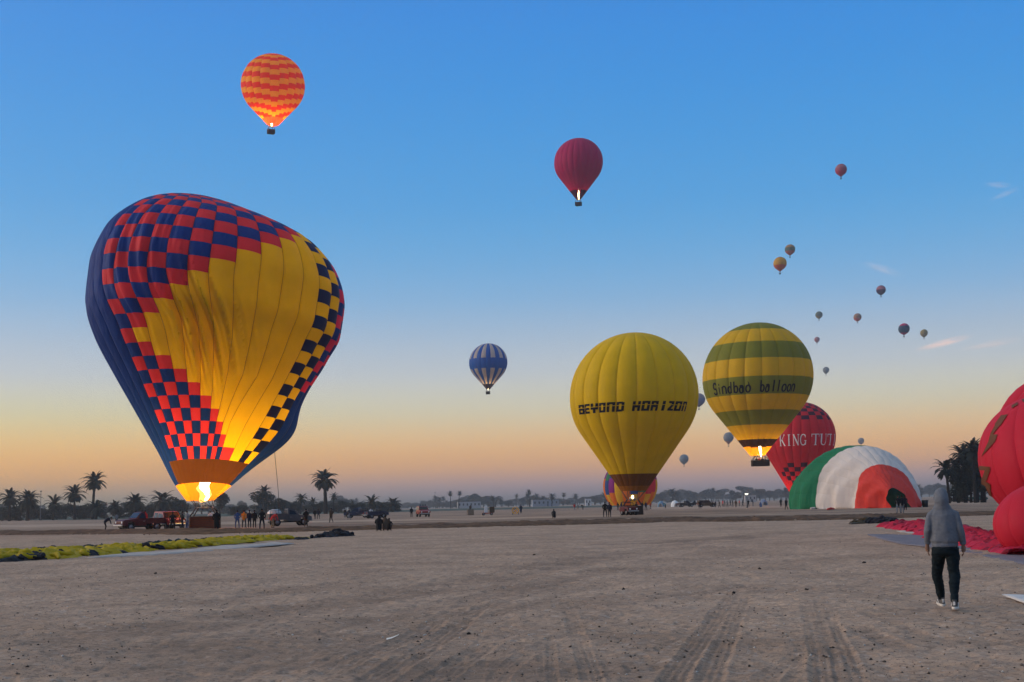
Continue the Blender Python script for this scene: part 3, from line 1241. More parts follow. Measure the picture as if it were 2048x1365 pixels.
LOWER = {  # x height 0.62, ascender 1.0
    'S': arcq(.42, .76, .26, .26, 20, 270, .25, 9, .6) + arcq(.42, .27, .28, .25, 90, -165, .25, 9, .6),
    'i': [rect(.37, 0, .61, .62), ser(.49, .02, .3), ser(.45, .60, .2), rect(.38, .76, .60, .92)],
    'n': [rect(.04, 0, .28, .62), ser(.165, .02, .28), ser(.12, .60, .18), rect(.65, 0, .89, .42), ser(.765, .02, .28)] + arcq(.465, .40, .30, .26, 0, 175, .24, 7),
    'd': arcq(.40, .31, .27, .29, 0, 360, .25, 14) + [rect(.58, 0, .82, 1.0), ser(.72, .02, .2), ser(.66, .98, .2)],
    'b': arcq(.56, .31, .27, .29, 0, 360, .25, 14) + [rect(.14, 0, .38, 1.0), ser(.23, .98, .2)],
    'a': arcq(.40, .22, .24, .26, 0, 360, .24, 12) + [rect(.55, 0, .79, .46), ser(.72, .02, .16)] + arcq(.42, .44, .25, .17, 0, 150, .24, 6),
    'o': arcq(.47, .31, .33, .30, 0, 360, .26, 16),
    'q': arcq(.47, .31, .33, .30, 0, 360, .26, 16) + [seg((.60, .60), (.52, .88), .24, .07), seg((.52, .88), (.40, .92), .07)],
    'l': [rect(.35, 0, .60, 1.0), ser(.475, .02, .3), ser(.43, .98, .2)],
}

WICKER = mat('wicker', (0.13, 0.075, 0.035), 0.85, scale=14, amount=0.5, bump=0.8, bscale=40)
WICKER_DARK = mat('dark_wicker', (0.035, 0.022, 0.016), 0.85, scale=14, amount=0.4, bump=0.8, bscale=40)
LEATHER = mat('basket_leather', (0.05, 0.03, 0.02), 0.6)
STEEL = mat('burner_steel', (0.35, 0.34, 0.33), 0.35, 0.9)
ROPE = mat('rope', (0.10, 0.09, 0.08), 0.8)


def flame_mesh(h, r, lean=(0.0, 0.0), seed=1):
    """tongue of fire: narrow root, full middle, ragged tip"""
    mb = MB()
    n, m = 26, 16
    rings = []
    for i in range(n + 1):
        t = i / n
        w = r * (0.30 + 0.75 * math.sin(PI * min(1, t ** 0.8)) ** 0.9) if t < 0.6 else r * (0.30 + 0.75 * math.sin(PI * 0.6 ** 0.8) ** 0.9) * (1 - ((t - 0.6) / 0.4) ** 1.8) + 0.02
        rings.append((lean[0] * t * h, lean[1] * t * h, t * h, max(w, 0.02), max(w, 0.02)))
    mb.loft(rings, m)
    V = np.array(mb.v)
    a = np.arctan2(V[:, 1], V[:, 0])
    k = 0.30 * np.sin(3 * a + V[:, 2] / h * 7 + seed) + 0.18 * np.sin(5 * a - V[:, 2] / h * 13 + 2 * seed)
    sc = 1 + k * np.clip(V[:, 2] / h * 1.3, 0.1, 1)
    V[:, 0] = V[:, 0] * sc + 0.22 * r * np.sin(V[:, 2] / h * 8 + seed)
    V[:, 1] *= sc
    V[:, 2] += 0.10 * h * np.sin(2 * a + seed) * (V[:, 2] / h) ** 3
    mb.v = [tuple(v) for v in V]
    return mb.mesh(True)


FLAME = emit('flame_core', (1.0, 0.80, 0.42), 7.0)
FLAME_EDGE = emit('flame_edge', (1.0, 0.52, 0.10), 2.2)


def burner_light(root, loc, watts, radius=0.5, color=(1.0, 0.54, 0.15)):
    ld = bpy.data.lights.new('burner_light', 'POINT')
    ld.energy = watts
    ld.color = color
    ld.shadow_soft_size = radius
    o = bpy.data.objects.new('burner_light', ld)
    COL.objects.link(o)
    o.parent = root
    o.location = loc
    return o


def build_basket(root, loc, size, mouth_z, mouth_r, m=WICKER, rz=0.0, flame=None, cables=8, light=None, burners=2):
    """wicker basket under the envelope with burner frame; loc is the centre of its floor, relative to root"""
    x, y, z = loc
    w, d, h = size
    ca, sa = math.cos(rz), math.sin(rz)

    def W(a, b, c):
        return (x + a * ca - b * sa, y + a * sa + b * ca, z + c)
    mb = MB()
    t = 0.09
    mb.box(W(0, 0, 0.05), (w, d, 0.1), rz=rz)
    for sx in (-1, 1):
        mb.box(W(sx * (w / 2 - t / 2), 0, h / 2 + 0.05), (t, d, h - 0.1), rz=rz, bev=0.02)
        mb.box(W(0, sx * (d / 2 - t / 2), h / 2 + 0.05), (w - 2 * t, t, h - 0.1), rz=rz, bev=0.02)
    mb.box(W(0, 0, h / 2 + 0.03), (t, d - 2 * t, h - 0.2), rz=rz)
    mb.build('basket', m, root)
    for k in range(1, 5):           # bands of the weave
        bz = h * k / 5
        wv = MB()
        for sx in (-1, 1):
            wv.box(W(sx * (w / 2 + 0.006), 0, bz), (0.03, d * 0.98, 0.05), rz=rz)
            wv.box(W(0, sx * (d / 2 + 0.006), bz), (w * 0.98, 0.03, 0.05), rz=rz)
        wv.build('weave_band', LEATHER, root)
    rim = MB()
    cs = [W(sx * w / 2, sy * d / 2, h + 0.03) for sx, sy in ((-1, -1), (1, -1), (1, 1), (-1, 1))]
    for i in range(4):
        rim.tube([cs[i], cs[(i + 1) % 4]], 0.06, 8)
        c = Vector(cs[i])
        rim.tube([c, c - Vector((0, 0, h))], 0.045, 8)
    rim.build('rim', LEATHER, root, True)
    ft = h + 0.95
    tops = [W(sx * w * 0.28, sy * d * 0.34, ft) for sx, sy in ((-1, -1), (1, -1), (1, 1), (-1, 1))]
    for a, b in zip(cs, tops):
        MB().tube([a, b], 0.055, 8).build('upright', LEATHER, root, True)
    fr = MB()
    for i in range(4):
        fr.tube([tops[i], tops[(i + 1) % 4]], 0.04, 8)
    fr.build('burner_frame', STEEL, root, True)
    for k in range(burners):
        a = (k - (burners - 1) / 2) * 0.5
        b = MB()
        c = W(a, 0, ft)
        b.loft([(c[0], c[1], c[2] - 0.2, 0.10, 0.10), (c[0], c[1], c[2] - 0.05, 0.14, 0.14), (c[0], c[1], c[2] + 0.22, 0.19, 0.19), (c[0], c[1], c[2] + 0.3, 0.17, 0.17)], 12)
        b.build('burner', STEEL, root, True)
    for k in range(cables):
        th = 2 * PI * (k + 0.5) / cables
        a = tops[[2, 3, 0, 1][int((th) / (PI / 2)) % 4]]
        b = (mouth_r * math.cos(th), mouth_r * math.sin(th), mouth_z)
        MB().tube([a, b], 0.034, 6).build('cable', ROPE, root, True)
    if flame:
        fh, frad, ln = flame
        o = link('flame', flame_mesh(fh, frad, ln), FLAME, root)
        o.location = W(0, 0, ft + 0.25)
        o2 = link('flame_fringe', flame_mesh(fh * 0.6, frad * 0.9, ln, 4), FLAME_EDGE, root)
        o2.location = W(0.12, 0.05, ft + 0.2)
    if light:
        for (lz, watts, rad) in light:
            burner_light(root, W(0, 0, ft + lz), watts, rad)


# ---- the big chequered balloon on the ground at the left
def build_big():
    D = 130.27
    ZK = np.array([0, .07, .18, .3, .42, .53, .63, .73, .82, .9, .96, 1.])
    XK = [-31.36, -31.06, -30.71, -30.42, -30.25, -30.24, -29.95, -29.56, -29.28, -29.15, -30.27, -30.85]
    RK = [1.25, 2.84, 4.8, 7.12, 9.49, 11.43, 12.59, 12.69, 11.85, 9.6, 5.4, 0.02]
    Z0, ZT = 2.716, 33.72
    SK = np.linspace(0, 1, 12)
    NG, NR = 36, 27
    # arc length along the front meridian gives even rows
    ss = np.linspace(0, 1, 2000)
    rr, zz = pchip(SK, RK, ss), Z0 + (ZT - Z0) * pchip(SK, ZK, ss)
    arc = np.concatenate([[0], np.cumsum(np.hypot(np.diff(rr), np.diff(zz)))])
    base = Vector((-31.1, D, 0))
    UB = np.array([-20.0, 0, 8, 16, 36, 44])
    TB = np.radians(np.array([96.1 - 360, -66.5, 8.9, 96.1, 293.5, 368.9]))      # gores are narrower where the cloth hangs slack

    def P0(th, s):
        r, x = pchip(SK, RK, s), pchip(SK, XK, s)
        zf = pchip(SK, ZK, s)
        z = Z0 + (ZT - Z0) * zf
        tl = math.radians(13) * zf
        dx = r * np.sin(th)
        return np.stack([x + dx * np.cos(tl), D - r * np.cos(th), z - dx * np.sin(tl) - 1.3 * (1 - np.cos(th - 0.237)) * np.sin(PI * s)], -1)
    a0 = 4.9        # the chequers begin this far up the cloth
    rowlen = (arc[-1] - a0) / NR

    def P(u, v):
        """u gores, v rows above the skirt (negative below it)"""
        u, v = np.broadcast_arrays(np.asarray(u, float), np.asarray(v, float))
        vv = np.clip(v, -a0 / rowlen, NR)
        s = np.interp(a0 + vv * rowlen, arc, ss)
        th = np.interp(u, UB, TB)
        wv_ = np.clip((14.5 - v) / 4.5, 0, 1)
        wv_ = wv_ * wv_ * (3 - 2 * wv_)
        tw = np.interp(u, [-4, 0, 2, 5, 8, 11, 13], [0, 8.0, 9.5, 8.5, 5.0, 0.0, 0.0]) * wv_ + np.interp(u, [8, 11, 13], [0, -9.0, 0]) * np.clip((7 - v) / 4, 0, 1)
        th = th + np.radians(tw)          # slack cloth swings to the right
        X = P0(th, s)
        r = pchip(SK, RK, s)
        # outward direction
        nx, ny = np.sin(th), -np.cos(th)
        k = (bulge_curve(u, 0.028) - 1) * r
        k = k * np.clip(v / 2, 0.25, 1)
        # slack fabric: a hollow with radiating folds in the yellow field
        uu, wv = u - 7.3 - 0.12 * (10 - v), v - 10.0
        env = np.exp(-(uu / 1.9) ** 2 - (wv / 3.6) ** 2)
        fold = np.cos((uu * 2.3 + 0.16 * wv * np.sign(uu + 1e-3) * 1.0) * PI) + 0.5 * np.cos((uu * 4.7 + 0.4 * wv) * PI + 1.0)
        ridge = 1 - 2 * np.abs(np.sin((uu * 1.35 + 0.10 * wv * np.tanh(uu)) * PI)) ** 0.6
        k = k - 0.85 * env + 0.36 * env * fold + 0.34 * env * ridge
        env2 = np.exp(-((u - 4.3) / 1.6) ** 2 - ((v - 13.5) / 5.0) ** 2)
        k = k + 0.22 * env2 * np.cos((u * 3.1 + 0.22 * v) * PI)
        env3 = np.exp(-((u - 5.6) / 1.3) ** 2 - ((v - 16.5) / 2.2) ** 2)
        k = k + 0.05 * env3 * np.cos(u * 6.3 * PI)
        # the far side hangs out low on the right
        dth = np.abs(((th - math.radians(119) + PI) % (2 * PI)) - PI)
        k = k + 2.3 * np.exp(-(dth / 0.70) ** 2 - ((v - 2.8) / 3.0) ** 2)
        X = X.copy()
        X[..., 0] += k * nx
        X[..., 1] += k * ny
        return X
    NAVY = fabric('navy', (0.008, 0.040, 0.22), 0.30, wrinkle=0.6, wscale=1.6)
    mats = {'navy': NAVY, 'red': fabric('scarlet', (0.64, 0.038, 0.055), 0.42, wrinkle=0.6, wscale=1.6), 'yellow': fabric('yellow', (0.82, 0.53, 0.004), 0.48, wrinkle=0.6, wscale=1.6),
            'black': fabric('ink', (0.012, 0.018, 0.07), 0.2), 'crimson': fabric('crimson_edge', (0.62, 0.03, 0.10), 0.4)}

    def colour(g, r):
        if 2 <= g <= 12:
            if g >= 3:
                k = g - 3
                if 9 - k <= r <= 9 + k and r <= 18:
                    return 'yellow'
            return 'red' if (g + r) % 2 == 1 else 'navy'
        if g in (13, 14) and r <= 19:
            return 'yellow' if (g + r) % 2 == 0 else 'black'
        if g in (13, 14, 15, 16) and r > 19:
            return 'red' if (g + r) % 2 == 0 else 'navy'
        if g in (15, 16) and r >= 7:
            return 'crimson' if (g + r) % 2 == 0 else 'navy'
        return 'navy'

    def runs(g):
        gi = g % NG
        out = []
        start, c0 = 0, colour(gi, 0)
        for r in range(1, NR + 1):
            c = colour(gi, r) if r < NR else None
            brk = (c0 == 'yellow' and r % 6 == 3) or (c0 == 'navy' and r % 8 == 0)
            if c != c0 or brk:
                out.append((start, r, c0))
                start, c0 = r, c
        return out
    root = empty('hot_air_balloon', base)
    tag(root, 'huge balloon with red and navy chequers around a yellow field, burner firing', 'balloon')
    build_panels(root, P, base, NG, runs, mats, nu=12, per_v=6, limit=300)
    # load tapes sewn along every seam in view
    tape = mat('load_tape', (0.05, 0.035, 0.02), 0.8)
    for g in range(0, 17):
        vv = np.linspace(0.05, NR - 0.3, 90)
        X = P(np.full(90, float(g)), vv)
        ctr = np.stack([np.full(90, -30.0), np.full(90, D), X[:, 2]], -1)
        n = X - ctr
        n /= np.linalg.norm(n, axis=1)[:, None]
        MB().tube([tuple(q) for q in (X + n * 0.012 - np.array(base))], 0.015, 4).build('load_tape', tape, root, True)
    # skirt band and bright scoop below
    lo = -a0 / rowlen
    sk = {'skirt': fabric('skirt_brown', (0.24, 0.085, 0.012), 0.12), 'scoop': fabric('scoop_orange', (0.80, 0.30, 0.012), 0.55), 'navy': NAVY}

    def sruns(g):
        gi = g % NG
        if 3 <= gi <= 13:
            return [(lo * 0.54, 0, 'skirt')]           # the front of the scoop hangs open
        if gi in (1, 2, 14):
            return [(lo * 0.54, 0, 'skirt'), (lo * 0.985, lo * 0.54, 'scoop')]
        cut = 0.22 if 18 <= gi <= 33 else 0.54
        return [(lo * cut, 0, 'navy'), (lo * 0.985, lo * cut, 'scoop')]
    build_panels(root, P, base, NG, sruns, sk, nu=4, per_v=3, name='skirt_panel')
    # basket, burners and flame under the mouth
    mz = 2.85
    build_basket(root, (0.25, 0.0, 0.0), (2.7, 1.5, 1.15), mz, 1.15, mat('red_wicker', (0.10, 0.030, 0.015), 0.85, scale=14, amount=0.4, bump=0.8, bscale=40), cables=10, burners=2,
                 light=[(1.9, 380, 0.5), (4.8, 2500, 1.0), (9.0, 4200, 1.8)])
    o = link('flame', flame_mesh(2.9, 0.50, (0.08, 0)), FLAME, root)
    o.location = (0.15, 0.0, 2.75)
    o = link('flame_fringe', flame_mesh(2.2, 0.55, (0.05, 0), 5), FLAME_EDGE, root)
    o.location = (0.05, 0.1, 2.6)
    # crown line hanging down at the right
    a, b = at(548, 893, D + 4), at(557, 988, D + 3)
    pts = [a.lerp(b, t / 8) - base for t in range(9)]
    g = gnd(558, 1052)
    pts.append(Vector((g.x, g.y, 0.05)) - base)
    MB().tube(pts, 0.028, 5).build('crown_line', ROPE, root, True)


build_big()


# ---- the plain yellow balloon with black lettering
def build_yellow():
    D = 177.4
    B = Balloon(1267.5, 665, 257, 982, D, 20, 0.20, 0.030, turn=math.radians(3))
    ground_z = 0.0
    base = Vector((B.xm, D, 0))
    root = empty('hot_air_balloon', base)
    tag(root, 'plain yellow balloon lettered BEYOND HORIZON in black, standing on the field', 'balloon')
    vs = find_v(B.P, 0.5, 948)
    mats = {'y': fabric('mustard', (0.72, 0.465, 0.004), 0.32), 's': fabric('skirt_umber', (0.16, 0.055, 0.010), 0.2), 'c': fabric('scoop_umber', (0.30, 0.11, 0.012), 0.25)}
    v2 = find_v(B.P, 0.5, 972, 0.0)
    build_panels(root, B.P, base, B.N, lambda g: [(vs, 1.0, 'y')], mats, nu=8, per_v=34, name='gore')
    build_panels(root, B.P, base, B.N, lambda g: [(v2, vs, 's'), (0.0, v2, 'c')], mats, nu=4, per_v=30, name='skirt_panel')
    # lettering
    ink = mat('black_print', (0.006, 0.006, 0.008), 0.7, amount=0.05)
    vm = find_v(B.P, 0.5, 812)
    vh = 0.0225
    gl = []
    deg = B.N / 360.0

    def put(text, a0, a1):
        n = len(text)
        st = (a1 - a0) / n
        for i, ch in enumerate(text):
            q = BLOCK[ch]
            x0 = a0 + st * i
            w = st * (0.86 if ch != 'I' else 0.86)
            gl.append((q, (lambda x, y, x0=x0, w=w: (x0 + w * x + 1.3 * (y - 0.5) - 3) * deg), (lambda x, y: vm + vh * (2 * y - 1))))
    put('BEYOnD', -58, -7)
    put('HORIZOn', -1, 56)
    strokes_on(root, B.P, base, gl, ink, lambda a, b: a, lambda a, b: b, 0.035)
    gz = 0.0
    build_basket(root, (-0.2, 0.0, 0.0), (2.6, 1.5, 1.1), B.zm, B.rm, WICKER_DARK, cables=8, burners=2)
    # pilot flame seen beside the frame
    o = link('flame', flame_mesh(0.45, 0.13), FLAME, root)
    o.location = (-0.25, -0.6, 2.15)
    burner_light(root, (-0.25, -0.3, 2.6), 20, 0.2)


build_yellow()


# ---- green and yellow banded balloon just lifting off
def build_green():
    D = 269.0
    B = Balloon(1515, 645, 219, 912, D, 20, 0.13, 0.028, turn=math.radians(5))
    zb = at(1521, 933, D).z
    base = Vector((at(1521, 933, D).x, D, zb))
    root = empty('hot_air_balloon', base)
    tag(root, 'green and yellow banded balloon lettered in black, lifting off with burner lit', 'balloon')
    mats = {'g': fabric('moss', (0.195, 0.205, 0.018), 0.35), 'y': fabric('gold', (0.66, 0.41, 0.008), 0.38), 'd': fabric('skirt_dark', (0.05, 0.018, 0.006), 0.15), 'c': fabric('scoop_gold', (0.75, 0.34, 0.015), 0.5)}
    vals = [find_v(B.P, 0.5, y, 0.0, 0.93) for y in (912, 893, 878, 849, 819, 787, 751, 714, 681, 657)]
    keys = ['c', 'd', 'y', 'g', 'y', 'g', 'y', 'g', 'y', 'g']
    ed = [0.0] + vals[1:] + [1.0]
    build_panels(root, B.P, base, B.N, lambda g: [(ed[i], ed[i + 1], keys[i]) for i in range(1 if g in (-2, -1, 0, 1) else 0, 10)], mats, nu=6, per_v=34)
    ink = mat('black_print', (0.006, 0.006, 0.008), 0.7)
    deg = B.N / 360.0
    vb = find_v(B.P, 0.5, 783)
    vt = find_v(B.P, 0.5, 760)
    gl = []

    def put(text, a0, a1, lift):
        n = len(text)
        st = (a1 - a0) / n
        for i, ch in enumerate(text):
            x0 = a0 + st * i
            gl.append((LOWER[ch], (lambda x, y, x0=x0: (x0 + st * 1.05 * x + 0.8 * (y - .5) - 5) * deg), (lambda x, y: vb + (vt - vb) * y)))
    put('Sindbaq', -54, -6, 0)
    put('balloon', 2, 44, 0)
    strokes_on(root, B.P, base, gl, ink, lambda a, b: a, lambda a, b: b, 0.05, sub=2)
    mz = B.zm - base.z
    build_basket(root, (0, 0, 0), (3.5, 1.6, 1.15), mz, B.rm, WICKER_DARK, cables=8, burners=3, light=[(1.2, 500, 0.5), (3.6, 1300, 0.9)])
    o = link('flame', flame_mesh(3.9, 0.23, (-0.03, 0)), FLAME, root)
    o.location = (0.0, -0.9, 1.9)
    for k, (dx, c) in enumerate(((-1.3, 'white'), (-0.75, 'black'), (-0.2, 'red'), (0.45, 'navy'), (1.0, 'grey'), (1.4, 'white'))):
        p = person('passenger standing in the airborne basket of the banded balloon', 1521, 933, pose='hold', top=c, D=D - 0.35 + 0.5 * (k % 2), group='passengers of the banded balloon')
        p.location.x += dx
        p.location.z += 0.12


build_green()


# ---- red balloon with white lettering behind
def build_red():
    D = 319.0
    B = Balloon(1598, 804, 143, 1004, D, 24, 0.10, 0.026, turn=math.radians(4))
    base = Vector((B.xm, D, 0))
    root = empty('hot_air_balloon', base)
    tag(root, 'red balloon lettered KING TUTI in white, half hidden behind the tricolour one', 'balloon')
    mats = {'r': fabric('kingred', (0.58, 0.022, 0.040), 0.40), 'k': fabric('kingdark', (0.05, 0.012, 0.03), 0.2)}
    NR = 26
    dark = {}

    def isdark(g, r):
        if r >= 17:
            top = 19 + max(0, abs(g - 0.5) - 5) * -0.5
            if top - 1 <= r <= 23 and g > -9:
                return (g + r) % 2 == 0
        if 3 <= r <= 8 and abs(g + 1) + abs(r - 5.5) * 1.1 < 4.2:
            return (g + r) % 2 == 0
        return False

    def runs(g):
        out, st, c0 = [], 0, isdark(g, 0)
        for r in range(1, NR + 1):
            c = isdark(g, r) if r < NR else None
            if c != c0:
                out.append((st / NR, r / NR, 'k' if c0 else 'r'))
                st, c0 = r, c
        return out
    build_panels(root, B.P, base, B.N, runs, mats, nu=5, per_v=30)
    white = mat('white_print', (0.72, 0.66, 0.62), 0.7)
    deg = B.N / 360.0
    vb, vt = find_v(B.P, 0.5, 891), find_v(B.P, 0.5, 868)
    gl = []

    def put(text, a0, a1):
        st = (a1 - a0) / len(text)
        for i, ch in enumerate(text):
            x0 = a0 + st * i
            gl.append((SERIF[ch], (lambda x, y, x0=x0: (x0 + st * 0.98 * x - 4) * deg), (lambda x, y: vb + (vt - vb) * y)))
    put('KING', -32, 12)
    put('TUTI', 19, 80)
    strokes_on(root, B.P, base, gl, white, lambda a, b: a, lambda a, b: b, 0.05, sub=2)
    build_basket(root, (0, 0, 0), (2.6, 1.5, 1.1), B.zm, B.rm, WICKER_DARK, cables=8)
    burner_light(root, (0, 0, B.zm + 5.0), 700, 0.8)


build_red()


# ---- many-coloured balloon being filled behind the yellow one
def build_rainbow():
    D = 296.0
    B = Balloon(1260.5, 917, 108, 1011, D, 20, 0.16, 0.03)
    base = Vector((B.xm, D, 0))
    root = empty('hot_air_balloon', base)
    tag(root, 'rainbow patchwork balloon glowing from inside, behind the plain yellow one', 'balloon')
    pal = {'p': (0.28, 0.03, 0.26), 'g': (0.04, 0.22, 0.10), 'o': (0.75, 0.20, 0.03), 'y': (0.75, 0.48, 0.04), 'b': (0.03, 0.09, 0.30), 'r': (0.60, 0.04, 0.08), 't': (0.04, 0.22, 0.26)}
    mats = {k: fabric('rainbow_' + k, c, 0.45) for k, c in pal.items()}
    seq = 'yoyopbrpgtoogptpgboy'

    def runs(g):
        i = g % 20
        off = (i % 2) * 0.03
        a, b = seq[i], seq[(i * 7 + 5) % 20]
        if a == b:
            b = 'y' if a != 'y' else 'r'
        return [(0, 0.20 + off, 'o' if i % 2 else 'y'), (0.20 + off, 0.42 + off, b), (0.42 + off, 0.66 - off, a), (0.66 - off, 1, b)]
    build_panels(root, B.P, base, B.N, runs, mats, nu=4, per_v=24)
    build_basket(root, (0, 0, 0), (2.2, 1.4, 1.1), B.zm, B.rm, WICKER_DARK, cables=6)
    burner_light(root, (0, 0, B.zm + 2.2), 90, 0.6)
    burner_light(root, (0, 0, B.zm + 5.0), 80, 0.8)


build_rainbow()


# ---- balloons in the air
def build_orange():
    D = 359.0
    B = Balloon(546, 107, 130, 250, D, 20, 0.17, 0.032, turn=math.radians(-6))
    zb = at(542, 268, D)
    base = Vector((zb.x, D, zb.z))
    root = empty('hot_air_balloon', base)
    tag(root, 'orange and red stepped check balloon high at the left with burner firing', 'balloon')
    mats = {'r': fabric('brick_red', (0.60, 0.035, 0.006), 0.42), 'o': fabric('amber', (0.66, 0.33, 0.008), 0.42), 's': fabric('scoop_red', (0.70, 0.07, 0.02), 0.55)}
    NR = 17.0

    def runs(g):
        off = 0.44 * (g if g >= 0 else -g * 0.9) + 0.3
        cuts = [0.075]
        k = math.floor(-off)
        while True:
            v = (k + off) / NR * 0.93 + 0.12 * 0
            if v > 0.985:
                break
            if v > 0.09:
                cuts.append(v)
            k += 1
        cuts.append(1.0)
        n0 = math.floor(0.09 * NR / 0.93 - off)
        return [(0.0, 0.075, 's')] + [(cuts[i], cuts[i + 1], 'r' if (n0 + i) % 2 == 0 else 'o') for i in range(len(cuts) - 1)]
    build_panels(root, B.P, base, B.N, runs, mats, nu=5, per_v=36)
    mz = B.zm - base.z
    build_basket(root, (0, 0, 0), (1.9, 1.4, 1.1), mz, B.rm, WICKER_DARK, rz=0.5, cables=6, light=[(1.0, 250, 0.4), (3.4, 3000, 0.7), (6.0, 1600, 1.0)])
    o = link('flame', flame_mesh(2.6, 0.30), FLAME, root)
    o.location = (0.3, -0.7, 2.0)


build_orange()


def build_crimson():
    D = 421.0
    B = Balloon(1157, 276, 100, 399, D, 24, 0.10, 0.022, turn=math.radians(3))
    zb = at(1157, 412, D)
    base = Vector((zb.x, D, zb.z))
    root = empty('hot_air_balloon', base)
    tag(root, 'plain crimson balloon flying high in the middle with a thin flame', 'balloon')
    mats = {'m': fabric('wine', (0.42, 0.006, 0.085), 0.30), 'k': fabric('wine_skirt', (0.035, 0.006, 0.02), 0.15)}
    vs = find_v(B.P, 0.5, 379)
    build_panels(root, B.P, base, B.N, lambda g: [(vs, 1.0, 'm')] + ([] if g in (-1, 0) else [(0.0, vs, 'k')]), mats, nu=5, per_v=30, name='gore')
    build_basket(root, (0, 0, 0), (1.9, 1.3, 1.1), B.zm - base.z, B.rm, WICKER_DARK, rz=-0.4, cables=6, light=[(2.2, 700, 0.5)])
    o = link('flame', flame_mesh(3.0, 0.20), FLAME, root)
    o.location = (0.1, -0.8, 1.9)


build_crimson()


def build_striped():
    D = 538.0
    B = Balloon(976.5, 687, 77, 779, D, 24, 0.09, 0.02, turn=math.radians(7.5))
    zb = at(976, 789, D)
    base = Vector((zb.x, D, zb.z))
    root = empty('hot_air_balloon', base)
    tag(root, 'blue balloon with white vertical stripes above and below a plain band', 'balloon')
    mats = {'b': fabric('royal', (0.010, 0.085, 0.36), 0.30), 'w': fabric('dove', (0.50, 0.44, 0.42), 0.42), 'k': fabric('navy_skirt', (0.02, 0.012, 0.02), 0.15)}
    v0, v1, v2 = find_v(B.P, 0.5, 768), find_v(B.P, 0.5, 736), find_v(B.P, 0.5, 715)

    def runs(g):
        if g % 2 == 0:
            return [(0, v0, 'k'), (v0, v1, 'w'), (v1, v2, 'b'), (v2, 1.0, 'w')]
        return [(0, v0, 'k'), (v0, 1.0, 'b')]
    build_panels(root, B.P, base, B.N, runs, mats, nu=4, per_v=24)
    build_basket(root, (0, 0, 0), (1.7, 1.3, 1.1), B.zm - base.z, B.rm, WICKER_DARK, cables=4, light=[(2.6, 1300, 0.5)])
    o = link('flame', flame_mesh(2.2, 0.22), FLAME, root)
    o.location = (0.1, -0.7, 1.9)


build_striped()

SMALL = [  # x, y top, y basket, width, size (m), colours from mouth to crown, label
    (1682, 328, 359, 24, 11.6, [(0.40, (0.50, 0.03, 0.07)), (0.55, (0.42, 0.09, 0.12)), (0.75, (0.40, 0.16, 0.18)), (1.0, (0.40, 0.03, 0.07))], 'small red balloon with a paler middle, highest at the right'),
    (1580, 489, 516, 21, 13.0, [(0.38, (0.50, 0.13, 0.06)), (0.60, (0.13, 0.16, 0.09)), (1.0, (0.42, 0.22, 0.08))], 'small orange balloon with a dark green band, upper of the close pair'),
    (1560, 514, 549, 27, 13.0, [(0.40, (0.55, 0.13, 0.05)), (0.80, (0.62, 0.34, 0.03)), (1.0, (0.50, 0.16, 0.07))], 'small orange balloon with a yellow band, lower of the close pair'),
    (1762, 571, 595, 19, 13.0, [(0.50, (0.06, 0.02, 0.06)), (0.75, (0.42, 0.16, 0.19)), (1.0, (0.16, 0.03, 0.08))], 'small dark plum balloon with a pink band at the right'),
    (1638, 623, 642, 14.5, 14.0, [(0.35, (0.30, 0.22, 0.07)), (1.0, (0.13, 0.14, 0.08))], 'tiny dark olive balloon above the banded one'),
    (1715, 627, 647, 16, 14.0, [(0.38, (0.55, 0.09, 0.05)), (1.0, (0.34, 0.18, 0.10))], 'tiny brown balloon with a red lower part'),
    (1808, 647, 675, 22.5, 14.0, [(0.22, (0.50, 0.04, 0.12)), (0.66, (0.035, 0.07, 0.12)), (1.0, (0.50, 0.035, 0.13))], 'small slate blue balloon with crimson top at the right'),
    (1848, 659, 679, 15, 14.0, [(1.0, (0.30, 0.22, 0.05))], 'tiny mustard balloon just above the pink cloud streak'),
    (1634, 674, 689, 11, 14.0, [(0.5, (0.40, 0.10, 0.10)), (1.0, (0.42, 0.16, 0.16))], 'tiny pinkish red balloon close to the banded one'),
    (1652, 734, 752, 13, 15.0, [(1.0, (0.20, 0.21, 0.21))], 'tiny plain grey balloon right of the banded one'),
    (1398, 787, 820, 25, 16.0, [(0.55, (0.16, 0.18, 0.30)), (1.0, (0.26, 0.22, 0.25))], 'slate and mauve balloon peeping out beside the plain yellow one'),
    (1457, 865, 894, 20.5, 16.0, [(0.25, (0.50, 0.22, 0.15)), (1.0, (0.22, 0.23, 0.24))], 'pale grey balloon with an orange mouth, left of the banded one'),
    (1368, 909, 934, 18.5, 16.0, [(1.0, (0.18, 0.22, 0.25))], 'pale blue grey balloon low beside the plain yellow one'),
    (1722, 876, 892, 12.5, 15.0, [(1.0, (0.24, 0.22, 0.22))], 'tiny pale balloon just above the tricolour one'),
]


